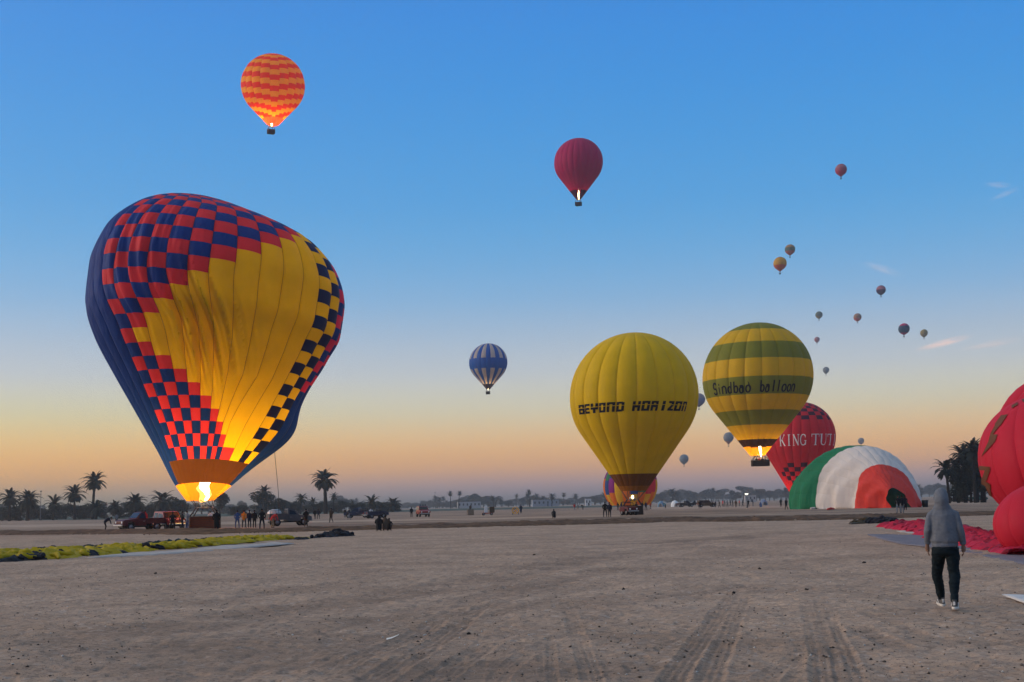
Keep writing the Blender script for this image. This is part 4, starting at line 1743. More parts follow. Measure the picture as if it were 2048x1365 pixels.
def build_small():
    for (x, yt, yb, w, size, bands, label) in SMALL:
        size = size * 0.54
        D = size * FPX / w
        B = Balloon(x, yt, w, yb - (yb - yt) * 0.17, D, 16, 0.10, 0.02)
        zb = at(x, yb, D)
        base = Vector((zb.x, D, zb.z))
        root = empty('hot_air_balloon', base)
        tag(root, label, 'balloon')
        lo = 0.0
        for (hi, c) in bands:
            X, F, n = [], [], []
            mb = None
            Xa, Fa, na = grid_mesh(B.P, base, -8, 8, lo, hi, 64, max(2, int(24 * (hi - lo))))
            nm = 'far_%d_%d_%d' % tuple(int(q * 1000) for q in c)
            link('envelope_band' if len(bands) > 1 else 'envelope', pymesh(Xa, Fa, True), fabric(nm, c, 0.35), root)
            lo = hi
        k = size / 17
        mb = MB()
        mb.box((0, 0, 0.7 * k), (2.0 * k, 1.7 * k, 1.4 * k), bev=0.1)
        mb.build('basket', WICKER_DARK, root)
        mz = B.zm - base.z
        mb = MB()
        for sx in (-1, 1):
            for sy in (-1, 1):
                mb.tube([(sx * 0.9 * k, sy * 0.75 * k, 1.35 * k), (sx * B.rm * 0.7, sy * B.rm * 0.7, mz)], 0.07, 5)
        mb.build('cables', ROPE, root)


build_small()


# ---- half-filled tricolour envelope lying on the field
def build_tricolour():
    D = 201.0
    base = Vector((at(1727, 1000, D).x, D, 0))
    al = math.radians(102)
    ax, ay = math.cos(al), -math.sin(al)
    L0, L1 = -9.5, 9.0
    TK = [0, .04, .12, .24, .36, .48, .60, .75, .88, .95, 1.0]
    HK = [0.05, 3.2, 6.4, 8.9, 9.7, 9.5, 8.4, 6.4, 4.7, 3.7, 2.9]
    WK = [0.05, 3.4, 6.5, 8.6, 8.7, 7.7, 6.4, 4.6, 3.2, 2.2, 1.5]
    OK = [-3.0, -2.9, -2.7, -2.4, -1.6, 0.2, 1.7, 3.3, 4.2, 4.7, 5.0]

    def P(u, v):
        """u 0..16 over the hump from the far to the near foot, v 0 crown .. 1 mouth"""
        u, v = np.broadcast_arrays(np.asarray(u, float), np.asarray(v, float))
        ph = (u + 8) / 16 * PI
        h, w = pchip(TK, HK, v), pchip(TK, WK, v)
        k = bulge_curve(u, 0.010)
        lat = -np.cos(ph)          # -1 near .. handled below
        s = L0 + (L1 - L0) * v + 0.35 * np.sin(ph * 3 + v * 5)
        sag = 0.42 * np.sin(v * 31 + 1.7 * np.sin(ph * 2)) * np.clip(np.sin(ph), 0, 1) ** 0.3 * np.clip(1.2 - np.sin(ph), 0.15, 1)
        sag = sag + 0.30 * np.sin(v * 57 + 2.4 * np.cos(ph * 3)) * np.clip(1.1 - np.sin(ph), 0.05, 1)
        z = (h * np.sin(ph) ** 0.85) * k
        y = w * lat * k + sag * np.sign(lat)
        y = y + pchip(TK, OK, v) * (1 - 0.25 * np.sin(ph))
        return np.stack([base.x + ax * s - ay * y * 1.0, base.y + ay * s + ax * y, np.maximum(z, 0) + 0.02], -1)
    root = empty('deflated_balloon', base)
    tag(root, 'half filled green, white and red balloon lying on the field', 'balloon')
    mats = {'g': fabric('flag_green', (0.010, 0.15, 0.065), 0.10, wrinkle=0.55, wscale=1.0), 'w': fabric('flag_white', (0.62, 0.55, 0.50), 0.10, wrinkle=0.55, wscale=1.0), 'r': fabric('flag_red', (0.62, 0.045, 0.032), 0.14, wrinkle=0.55, wscale=1.0)}
    runs = lambda g: [(0.0, 0.24, 'g'), (0.24, 0.485, 'g'), (0.485, 0.60, 'w'), (0.60, 0.745, 'w'), (0.745, 1.0, 'r')]
    build_panels(root, P, base, 16, runs, mats, nu=8, per_v=150)
    # slack hem on the ground and the white hose in front
    hem = MB()
    a, b = gnd(1622, 1019), gnd(1700, 1016)
    pts = [a.lerp(b, t / 10) + Vector((0, 0.25 * math.sin(t * 1.3), 0.10)) - base for t in range(11)]
    hem.tube([p + Vector((0, 0, 0.03)) for p in pts], [0.16 + 0.05 * math.sin(k * 1.7) for k in range(11)], 8)
    hem.build('rolled_hem', mats['w'], root, True)
    a, b = gnd(1655, 1020.5), gnd(1668, 1019.5)
    MB().tube([a - base + Vector((0, 0, .1)), a.lerp(b, .5) - base + Vector((0, 0, .18)), b - base + Vector((0, 0, .1))], [0.14, 0.2, 0.12], 8).build('red_hem', mats['r'], root, True)


build_tricolour()


# ---- red envelope swelling at the right edge, close by
def build_red_near():
    base = Vector((14.6, 38.5, 0))
    root = empty('inflating_balloon', base)
    tag(root, 'scarlet balloon with dark zigzags swelling on the ground at the right edge', 'balloon')
    R1 = fabric('scarlet_near', (0.66, 0.032, 0.062), 0.42, wrinkle=0.18, wscale=1.4)

    def make(cx, cz, cy, rx, ry, rz, N, lobes, tilt, name, per, seedv, flat=0.0):
        ct, st = math.cos(tilt), math.sin(tilt)

        def P(u, v):
            u, v = np.broadcast_arrays(np.asarray(u, float), np.asarray(v, float))
            th = u * 2 * PI / N
            ph = (v - 0.5) * PI
            k = bulge_curve(u, lobes) + 0.012 * np.sin(th * 3 + v * 9) * np.cos(ph)
            r = np.cos(ph) * k
            x, y, z = rx * r * np.sin(th), -ry * r * np.cos(th), rz * np.sin(ph)
            x, z = x * ct - z * st, x * st + z * ct
            Z = cz + z
            Z = np.where(Z < flat, flat + (Z - flat) * 0.12, Z)
            return np.stack([cx + x, cy + y, np.maximum(Z, 0.02)], -1)
        for g in range(N):
            X, F, n = grid_mesh(P, base, g - N // 2, g - N // 2 + 1, 0.0, 1.0, 8, per)
            link(name, pymesh(X, F, True, None, n), R1, root)
        return P
    # main lobe
    c = at(2101, 918, 48.4)
    P1 = make(c.x, c.z, 48.4, 2.48, 3.0, 2.42, 14, 0.035, 0.25, 'gore', 26, 1)
    # lobe behind, higher
    c2 = at(2150, 890, 54.7)
    make(c2.x, c2.z, 54.7, 3.3, 3.0, 3.0, 14, 0.03, -0.4, 'rear_gore', 20, 2)
    # low fold bulging forward on to the ground
    c3 = at(2081, 1050, 36.9)
    P3 = make(c3.x, max(0.93, c3.z), 36.9, 1.30, 1.2, 1.0, 12, 0.03, 0.35, 'fold_gore', 20, 3, flat=0.05)
    # the slack body that joins the swollen parts and rests on the ground
    def ellipsoid_part(name, x, y, z, rx, ry, rz):
        mb = MB().ell((x - base.x, y - base.y, z), (rx, ry, rz), n=28, k=18)
        mb.v = [(v[0] + 0.06 * math.sin(5 * v[2] + 2 * v[0]), v[1], max(0.02, v[2])) for v in mb.v]
        mb.build(name, R1, root, True)
    ellipsoid_part('resting_fold', c.x + 0.6, 48.6, 0.95, 2.0, 2.6, 1.0)
    ellipsoid_part('resting_fold', c2.x + 0.8, 54.9, 1.0, 2.8, 2.8, 1.2)
    nk = MB().tube([(c.x - base.x, 48.4 - base.y, c.z), ((c.x + c3.x) / 2 + 0.5 - base.x, 42.5 - base.y, 1.75), (c3.x + 0.1 - base.x, 36.9 - base.y, 1.0)], [1.2, 0.9, 0.6], 20)
    nk.build('neck', R1, root, True)
    nk = MB().tube([(c.x - base.x, 48.4 - base.y, c.z), ((c.x + c2.x) / 2 + 0.3 - base.x, 51.5 - base.y, 3.0), (c2.x - base.x, 54.7 - base.y, c2.z)], [1.7, 1.7, 2.0], 20)
    nk.build('neck', R1, root, True)
    # dark zigzag print
    ink = mat('olive_print', (0.12, 0.045, 0.022), 0.7)

    def decal(pix):
        quads = pix
        V, F = [], []
        for q in quads:
            q = np.array(q, float)
            o = len(V)
            S = 5
            for j in range(S + 1):
                for i in range(S + 1):
                    a, b = i / S, j / S
                    p = (q[0] * (1 - a) + q[1] * a) * (1 - b) + (q[3] * (1 - a) + q[2] * a) * b
                    V.append(p)
            for j in range(S):
                for i in range(S):
                    k = o + j * (S + 1) + i
                    F.append((k, k + 1, k + S + 2, k + S + 1))
        return np.array(V), F
    # u,v lookup by the surface point nearest to the sight line
    us, vs = np.meshgrid(np.linspace(-7, 7, 420), np.linspace(0.02, 0.98, 260))
    pts = P1(us, vs)
    pr = projn(pts).reshape(-1, 2)
    pv = pts.reshape(-1, 3)
    front = np.linalg.norm(pv - np.array([0, 0, CAMH]), axis=1) < np.linalg.norm(np.array([c.x, 48.4, c.z - CAMH])) + 0.35
    prf, pvf = pr[front], pv[front]
    cc = np.array([c.x, 48.4, c.z])
    shapes = [
        [[(2003, 832), (2016, 830), (2001, 853), (1990, 850)], [(1992, 850), (2000, 852), (1984, 873), (1982, 868)], [(1982, 869), (1996, 870), (1990, 886), (1978, 884)], [(1978, 884), (1989, 886), (1966, 912), (1964, 914)]],
        [[(1960, 932), (1981, 934), (1981, 942), (1959, 940)], [(1971, 941), (1981, 942), (1974, 962), (1964, 960)], [(1964, 957), (1982, 969), (1982, 978), (1964, 968)], [(1972, 972), (1981, 976), (1985, 994), (1979, 990)]],
        [[(2024, 812), (2036, 806), (2036, 811), (2024, 818)], [(2044, 800), (2060, 797), (2060, 802), (2046, 806)]],
    ]
    for sh in shapes:
        V, F = decal(sh)
        X = np.array([pvf[np.argmin(((prf - p) ** 2).sum(1))] for p in V])
        n = X - cc
        n /= np.linalg.norm(n, axis=1)[:, None]
        # smooth the looked-up points a little by re-projecting on the sight line
        cam0 = np.array([0, 0, CAMH])
        dist = np.linalg.norm(X - cam0, axis=1)
        out = []
        for p, dd in zip(V, dist):
            d = np.array(ray(*p))
            d /= np.linalg.norm(d)
            out.append(cam0 + d * dd)
        link('zigzag_print', pymesh(np.array(out) + n * 0.03 - np.array(base), F, True), ink, root)


build_red_near()


# ------------------------------------------------------------------ cloth lying on the ground
def cloth_heap(name, label, path, widths, heights, mats, pick, seed, n=260, m=22, cat='fabric', fold=2.6, rolls=0, rr=(0.05, 0.13)):
    g = [gnd(*p) for p in path]
    k = np.arange(len(g))
    tt = np.linspace(0, len(g) - 1, n)
    gx, gy = pchip(k, [p.x for p in g], tt), pchip(k, [p.y for p in g], tt)
    W, Hh = pchip(k, widths, tt), pchip(k, heights, tt)
    tx, ty = np.gradient(gx), np.gradient(gy)
    l = np.hypot(tx, ty)
    al = np.concatenate([[0], np.cumsum(l[1:])])
    nx, ny = -ty / l, tx / l
    V = np.zeros((n, m, 3))
    for j in range(m):
        w = j / (m - 1) * 2 - 1
        ed = 1 + 0.35 * (vn2(al * 0.9, al * 0 + (3 if w < 0 else 9), seed) - 0.5) * 2 + 0.2 * (vn2(al * 3.1, al * 0 + (5 if w < 0 else 2), seed) - 0.5)
        off = w * W / 2 * ed
        x, y = gx + nx * off, gy + ny * off
        x = x + 0.18 * (vn2(x * 2, y * 2, seed + 3) - 0.5)
        f1 = 1 - np.abs(2 * vn2(x * fold * 0.42 + 1.3 * vn2(x, y, seed + 6), y * fold * 0.42, seed + 1) - 1)
        f2 = 1 - np.abs(2 * vn2(x * fold + 2 * vn2(x * 1.3, y * 1.3, seed + 7), y * fold * 1.1, seed + 2) - 1)
        prof = np.clip(1 - abs(w) ** 2.2, 0, 1) ** 0.6
        f3 = 1 - np.abs(2 * vn2(x * fold * 2.3, y * fold * 2.0 + 1.5 * f1, seed + 4) - 1)
        z = Hh * prof * (0.10 + 0.62 * f1 ** 1.6 + 0.48 * f2 ** 2.2 + 0.16 * f3 ** 2) + 0.008
        V[:, j] = np.stack([x, y, np.where(abs(w) > 0.999, 0.006, z)], 1)
    idx = np.arange(n * m).reshape(n, m)
    F = np.stack([idx[:-1, :-1], idx[1:, :-1], idx[1:, 1:], idx[:-1, 1:]], -1).reshape(-1, 4)
    X = V.reshape(-1, 3)
    ctr = X.mean(0)
    ctr[2] = 0
    cen = X[F].mean(1)
    wpos = (F % m).mean(1) / (m - 1)
    al_f = al[(F // m)[:, 0]] / al[-1]
    mi = pick(cen, al_f, wpos)
    X, F, mi = [tuple(q) for q in X], [tuple(int(k_) for k_ in f) for f in F], list(mi)
    rg = np.random.default_rng(seed)
    for _ in range(rolls):          # loose rolls and puckers of cloth lying over the heap
        q = int(rg.integers(4, n - 4))
        w = rg.uniform(-0.85, 0.75)
        px_, py_ = gx[q] + nx[q] * w * W[q] / 2, gy[q] + ny[q] * w * W[q] / 2
        a = math.atan2(ny[q], nx[q]) + rg.normal() * 0.7
        ln = rg.uniform(0.35, 1.1) * min(1, W[q] / 2)
        r0 = rg.uniform(*rr)
        pts, rad = [], []
        bend = rg.normal() * 0.9
        for t in range(7):
            k_ = t / 6 - 0.5
            aa = a + bend * k_
            x_, y_ = px_ + math.cos(aa) * ln * k_, py_ + math.sin(aa) * ln * k_
            ww = ((x_ - gx[q]) * nx[q] + (y_ - gy[q]) * ny[q]) / (W[q] / 2)
            zz = Hh[q] * max(0.0, 1 - min(1, abs(ww)) ** 2.2) ** 0.6 * (0.42 + 0.25 * rg.random())
            pts.append((x_, y_, zz + r0 * 0.35))
            rad.append(r0 * (0.25 + 0.85 * math.sin(PI * (t + 0.4) / 6.8)) * rg.uniform(0.8, 1.15))
        tb = MB().tube(pts, rad, 7)
        o_ = len(X)
        X += tb.v
        F += [tuple(k_ + o_ for k_ in f) for f in tb.f]
        mk = int(pick(np.array([[px_, py_, 0.0]]), np.array([al[q] / al[-1]]), np.array([(w + 1) / 2]))[0])
        mi += [mk] * len(tb.f)
    X = np.array(X)
    me = pymesh(X - ctr, F, True, mi)
    o = link(name, me, mats)
    o.location = ctr
    return tag(o, label, cat)


def sheet(name, label, pts, material, z=0.012, seed=3, cat='tarp', n=60, rough=0.03):
    """thin ground cloth: a filled outline with slight ripples and a thickness"""
    g = [gnd(*p) for p in pts]
    c = sum(g, Vector()) / len(g)
    # fill by fan of rings
    V, F = [(0, 0, z)], []
    K = 7
    m = len(g)
    P = []
    for i in range(m):
        a, b = g[i], g[(i + 1) % m]
        for t in range(6):
            P.append(a.lerp(b, t / 6))
    M = len(P)
    for k in range(1, K + 1):
        for p in P:
            q = c.lerp(p, k / K)
            zz = z + rough * float(vn2(np.array([q.x * 1.3]), np.array([q.y * 1.3]), seed)[0]) * (1 if k < K else 0.35)
            V.append((q.x - c.x, q.y - c.y, zz))
    for p in P:
        V.append((p.x - c.x, p.y - c.y, 0.002))
    for i in range(M):
        F.append((0, 1 + i, 1 + (i + 1) % M))
        for k in range(K):
            a, b = 1 + k * M + i, 1 + k * M + (i + 1) % M
            F.append((a, a + M, b + M, b))
    o = link(name, pymesh(V, F, True), material)
    o.location = (c.x, c.y, 0)
    return tag(o, label, cat)


def build_cloths():
    Y = fabric('heap_yellow', (0.40, 0.28, 0.006), 0.12, wrinkle=0.4, wscale=3)
    G = fabric('heap_teal', (0.008, 0.028, 0.032), 0.1, wrinkle=0.4, wscale=3)
    K = fabric('heap_black', (0.012, 0.012, 0.016), 0.1, wrinkle=0.4, wscale=3)

    def pk(c, a, w):
        d = vn2(c[:, 0] * 0.55, c[:, 1] * 0.55, 77)
        m = np.where((d > 0.54) & (w > 0.45) & (a > 0.28) & (a < 0.86), 1, 0)
        m = np.where((vn2(c[:, 0] * 1.6, c[:, 1] * 1.2, 78) > 0.74), 2, m)
        m = np.where((a < 0.03) & (w > 0.5), 2, m)
        return m
    cloth_heap('crumpled_envelope', 'long heap of crumpled yellow balloon fabric with dark teal patches at the left', [(-80, 1126), (60, 1119), (200, 1106), (330, 1097), (450, 1086), (530, 1081), (586, 1079)], [3.4, 3.4, 3.2, 2.8, 2.4, 1.9, 0.8], [0.36, 0.38, 0.34, 0.32, 0.28, 0.25, 0.10], [Y, G, K], pk, 11, n=420, m=30, rolls=420, rr=(0.05, 0.14))
    T = fabric('heap_tan', (0.42, 0.30, 0.05), 0.15)
    cloth_heap('cloth_bundle', 'small yellow scrap of cloth past the end of the long yellow heap', [(590, 1080), (602, 1079.5), (612, 1078.5)], [0.5, 0.8, 0.3], [0.1, 0.22, 0.08], [T, K], lambda c, a, w: np.where(a < 0.4, 1, 0), 15, n=40, m=12)
    cloth_heap('dark_cloth', 'flat dark cloth bundle on the sand past the long yellow heap', [(622, 1078), (650, 1076), (680, 1074), (706, 1073)], [0.4, 1.2, 1.6, 0.5], [0.12, 0.25, 0.42, 0.12], [K], lambda c, a, w: np.zeros(len(c), int), 17, n=90, m=16, rolls=26)
    W = mat('white_sheet', (0.38, 0.33, 0.29), 0.7, scale=2, amount=0.12)
    sheet('ground_sheet', 'long white ground sheet spread in front of the yellow fabric heap', [(170, 1118), (330, 1111), (470, 1099), (592, 1088), (560, 1086.5), (430, 1096), (300, 1107)], W, rough=0.10)
    # right side
    R = fabric('heap_red', (0.52, 0.022, 0.055), 0.25, wrinkle=0.4, wscale=3)
    RD = fabric('heap_darkred', (0.22, 0.010, 0.025), 0.15, wrinkle=0.4, wscale=3)
    O = fabric('heap_olive', (0.055, 0.035, 0.012), 0.1, wrinkle=0.4)
    cloth_heap('crumpled_envelope', 'crumpled red balloon fabric trailing along the sand behind the hooded man', [(1776, 1052), (1830, 1057), (1900, 1068), (1960, 1082), (2010, 1096), (2060, 1112)], [1.0, 2.6, 2.6, 2.4, 2.0, 1.2], [0.10, 0.42, 0.34, 0.32, 0.32, 0.22], [R, RD], lambda c, a, w: np.where(vn2(c[:, 0] * 2.2, c[:, 1] * 1.6, 71) > 0.74, 1, 0), 21, n=300, m=26, fold=3.4, rolls=330, rr=(0.03, 0.09))
    cloth_heap('dark_cloth', 'dark olive cloth folded at the tip of the red fabric', [(1700, 1048.5), (1735, 1046.5), (1765, 1046.5), (1786, 1047)], [0.3, 1.5, 2.0, 0.8], [0.05, 0.38, 0.42, 0.2], [O, K], lambda c, a, w: np.where(a > 0.62, 1, 0), 23, n=110, m=16, rolls=34)
    GT = mat('grey_tarp', (0.150, 0.125, 0.130), 0.6, scale=1.6, amount=0.22, bump=0.4, bscale=6)
    sheet('ground_tarp', 'grey purple tarp spread on the sand under the red fabric', [(1730, 1069), (1800, 1069.5), (1880, 1073), (1960, 1086), (2060, 1106), (2140, 1120), (2140, 1146), (2048, 1131), (1960, 1112), (1880, 1098), (1800, 1089), (1760, 1079)], GT, rough=0.04)
    sheet('white_hem', 'pale strip of cloth between the red fabric and the grey tarp', [(1792, 1063), (1830, 1061), (1850, 1066), (1890, 1070), (1870, 1072), (1812, 1067.5)], W, rough=0.06, cat='cloth')
    sheet('white_tarp', 'corner of a white tarp lying near the right edge', [(2004, 1191), (2110, 1196), (2160, 1236), (2100, 1226)], mat('white_tarp_mat', (0.50, 0.47, 0.44), 0.6, scale=2, amount=0.15, bump=0.3, bscale=8), rough=0.04)


build_cloths()


# ------------------------------------------------------------------ trees
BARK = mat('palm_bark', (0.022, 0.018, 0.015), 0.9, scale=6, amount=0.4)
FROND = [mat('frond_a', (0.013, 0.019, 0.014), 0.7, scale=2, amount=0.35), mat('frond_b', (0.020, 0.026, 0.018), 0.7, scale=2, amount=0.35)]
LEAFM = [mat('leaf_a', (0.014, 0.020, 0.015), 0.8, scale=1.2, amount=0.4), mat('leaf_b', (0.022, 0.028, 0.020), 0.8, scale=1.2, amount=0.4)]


def palm_meshes(seed, height=8.0, fr=34, flen=3.6, skirt=0.25, rtrunk=0.28, lean=0.3):
    rg = np.random.default_rng(seed)
    t = MB()
    pts, rad = [], []
    for i in range(12):
        k = i / 11
        pts.append((lean * k * k, 0, height * k))
        rad.append(rtrunk * (1.25 - 0.45 * k) * (1 + 0.10 * (i % 2)))
    t.tube(pts, rad, 9)
    top = Vector(pts[-1])
    c = MB()
    for i in range(fr):
        az = 2.399 * i + rg.uniform(-0.2, 0.2)
        k = i / (fr - 1)
        el = math.radians(74 - 100 * k ** 1.1 + rg.uniform(-7, 7))
        L = flen * rg.uniform(0.82, 1.08) * (0.75 + 0.35 * math.sin(PI * min(1, k + 0.25)))
        d = Vector((math.cos(az) * math.cos(el), math.sin(az) * math.cos(el), math.sin(el)))
        p = top + Vector((0, 0, 0.1))
        n = 11
        seg_l = L / n
        side0 = Vector((-math.sin(az), math.cos(az), 0))
        prev = []
        for j in range(n + 1):
            q = j / n
            w = 0.62 * math.sin(PI * min(1, q * 0.86 + 0.12)) ** 0.7 * (flen / 3.6)
            if j > 0:
                for s in (-1, 1):
                    a = p
                    tip = p + (side0 * s * 0.86 + d * 0.55 + Vector((0, 0, -0.28))) * w * rg.uniform(0.8, 1.1)
                    b = p + d * 0.20 * (flen / 3.6)
                    c.add([a - d * 0.06, b, tip + d * 0.07, tip - d * 0.04], [(0, 1, 2, 3)], int(rg.random() < 0.5))
                    a2 = p + d * seg_l * 0.5
                    tip = a2 + (side0 * s * 0.82 + d * 0.6 + Vector((0, 0, -0.22))) * w * rg.uniform(0.8, 1.1)
                    c.add([a2 - d * 0.06, a2 + d * 0.18, tip + d * 0.07, tip - d * 0.04], [(0, 1, 2, 3)], int(rg.random() < 0.5))
            np_ = p + d * seg_l
            c.add([p - side0 * 0.03, p + side0 * 0.03, np_ + side0 * 0.02, np_ - side0 * 0.02], [(0, 1, 2, 3)])
            p = np_
            d = (d + Vector((0, 0, -0.10 - 0.13 * q))).normalized()
    return t.mesh(True), c.mesh(False)


def broad_meshes(seed, height=7.0, rad=3.4, leaves=2600, lobes=9, low=0.18):
    rg = np.random.default_rng(seed)
    t = MB()
    t.tube([(0, 0, 0), (0.1, 0, height * 0.2), (0, 0.1, height * 0.5)], [0.32, 0.24, 0.14], 8)
    c = MB()
    ctr = []
    for i in range(lobes):
        a = rg.uniform(0, 2 * PI)
        r = rad * 0.62 * math.sqrt(rg.random())
        z = height * rg.uniform(low + 0.15, 0.86)
        ctr.append((r * math.cos(a), r * math.sin(a), z, rad * rg.uniform(0.32, 0.55)))
        t.tube([(0, 0, height * 0.25), (r * math.cos(a) * 0.6, r * math.sin(a) * 0.6, z * 0.8), (r * math.cos(a), r * math.sin(a), z)], [0.12, 0.07, 0.03], 5)
    for i in range(leaves):
        x, y, z, rr = ctr[rg.integers(0, lobes)]
        v = rg.normal(size=3)
        v /= np.linalg.norm(v)
        k = rr * rg.uniform(0.55, 1.08)
        p = Vector((x + v[0] * k, y + v[1] * k, max(height * 0.05, z + v[2] * k * 0.85)))
        s = rg.uniform(0.16, 0.36) * rad / 3.4
        a = Vector(rg.normal(size=3)).normalized()
        b = a.orthogonal().normalized()
        q = a.cross(b)
        c.add([p - b * s, p - q * s * 0.55, p + b * s, p + q * s * 0.55], [(0, 1, 2, 3)], int(rg.random() < 0.5))
    return t.mesh(True), c.mesh(False)


PALMS = [palm_meshes(1, 8.0, 44, 3.4), palm_meshes(2, 8.0, 38, 3.6, lean=-0.4), palm_meshes(3, 8.0, 52, 3.8, lean=0.1), palm_meshes(5, 8.0, 26, 2.6, lean=0.6, rtrunk=0.22), palm_meshes(8, 8.0, 60, 3.3, lean=-0.2, rtrunk=0.34), palm_meshes(9, 8.0, 32, 3.9, lean=0.5)]
BROAD = [broad_meshes(11), broad_meshes(12, lobes=7), broad_meshes(13, lobes=12, low=0.02), broad_meshes(14, 7.5, 3.0, lobes=8)]
CROWN = {}
for t_, c_ in PALMS:
    q_ = np.array([v.co[:] for v in c_.vertices])
    CROWN[c_.name] = (float(np.percentile(np.hypot(q_[:, 0], q_[:, 1]), 93)) * 2, float(np.percentile(q_[:, 2], 99)))
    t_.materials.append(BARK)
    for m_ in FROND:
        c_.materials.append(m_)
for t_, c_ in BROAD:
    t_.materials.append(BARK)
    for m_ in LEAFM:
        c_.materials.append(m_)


def plant(kind, meshes, label, px, ytop, D, wpx, cat, group=None, rot=None, trunk=None):
    """a tree at distance D whose top reaches y=ytop and whose crown is wpx wide in the picture"""
    D = D * 1.793
    p = at(px, ytop, D)
    root = empty(kind, (p.x, D, 0), RNG.uniform(0, 6.28) if rot is None else rot)
    tag(root, label, cat, group)
    tme, cme = meshes
    t = bpy.data.objects.new('trunk', tme)
    c = bpy.data.objects.new('crown', cme)
    for o in (t, c):
        COL.objects.link(o)
        o.parent = root
    hgt = max(1.0, p.z)
    if 'palm' in kind:
        wid = wpx / FPX * D
        cw, ctop = CROWN[cme.name]
        sc = wid / cw
        th = max(0.3, (hgt - (ctop - 8.0) * sc))
        t.scale = (sc, sc, th / 8.0)
        c.scale = (sc, sc, sc)
        c.location = (0, 0, th - 8.0 * sc)
    else:
        wid = wpx / FPX * D
        sc = wid / 6.6
        zz = hgt / 6.9
        t.scale = (sc, sc, zz)
        c.scale = (sc, sc, zz)
    return root


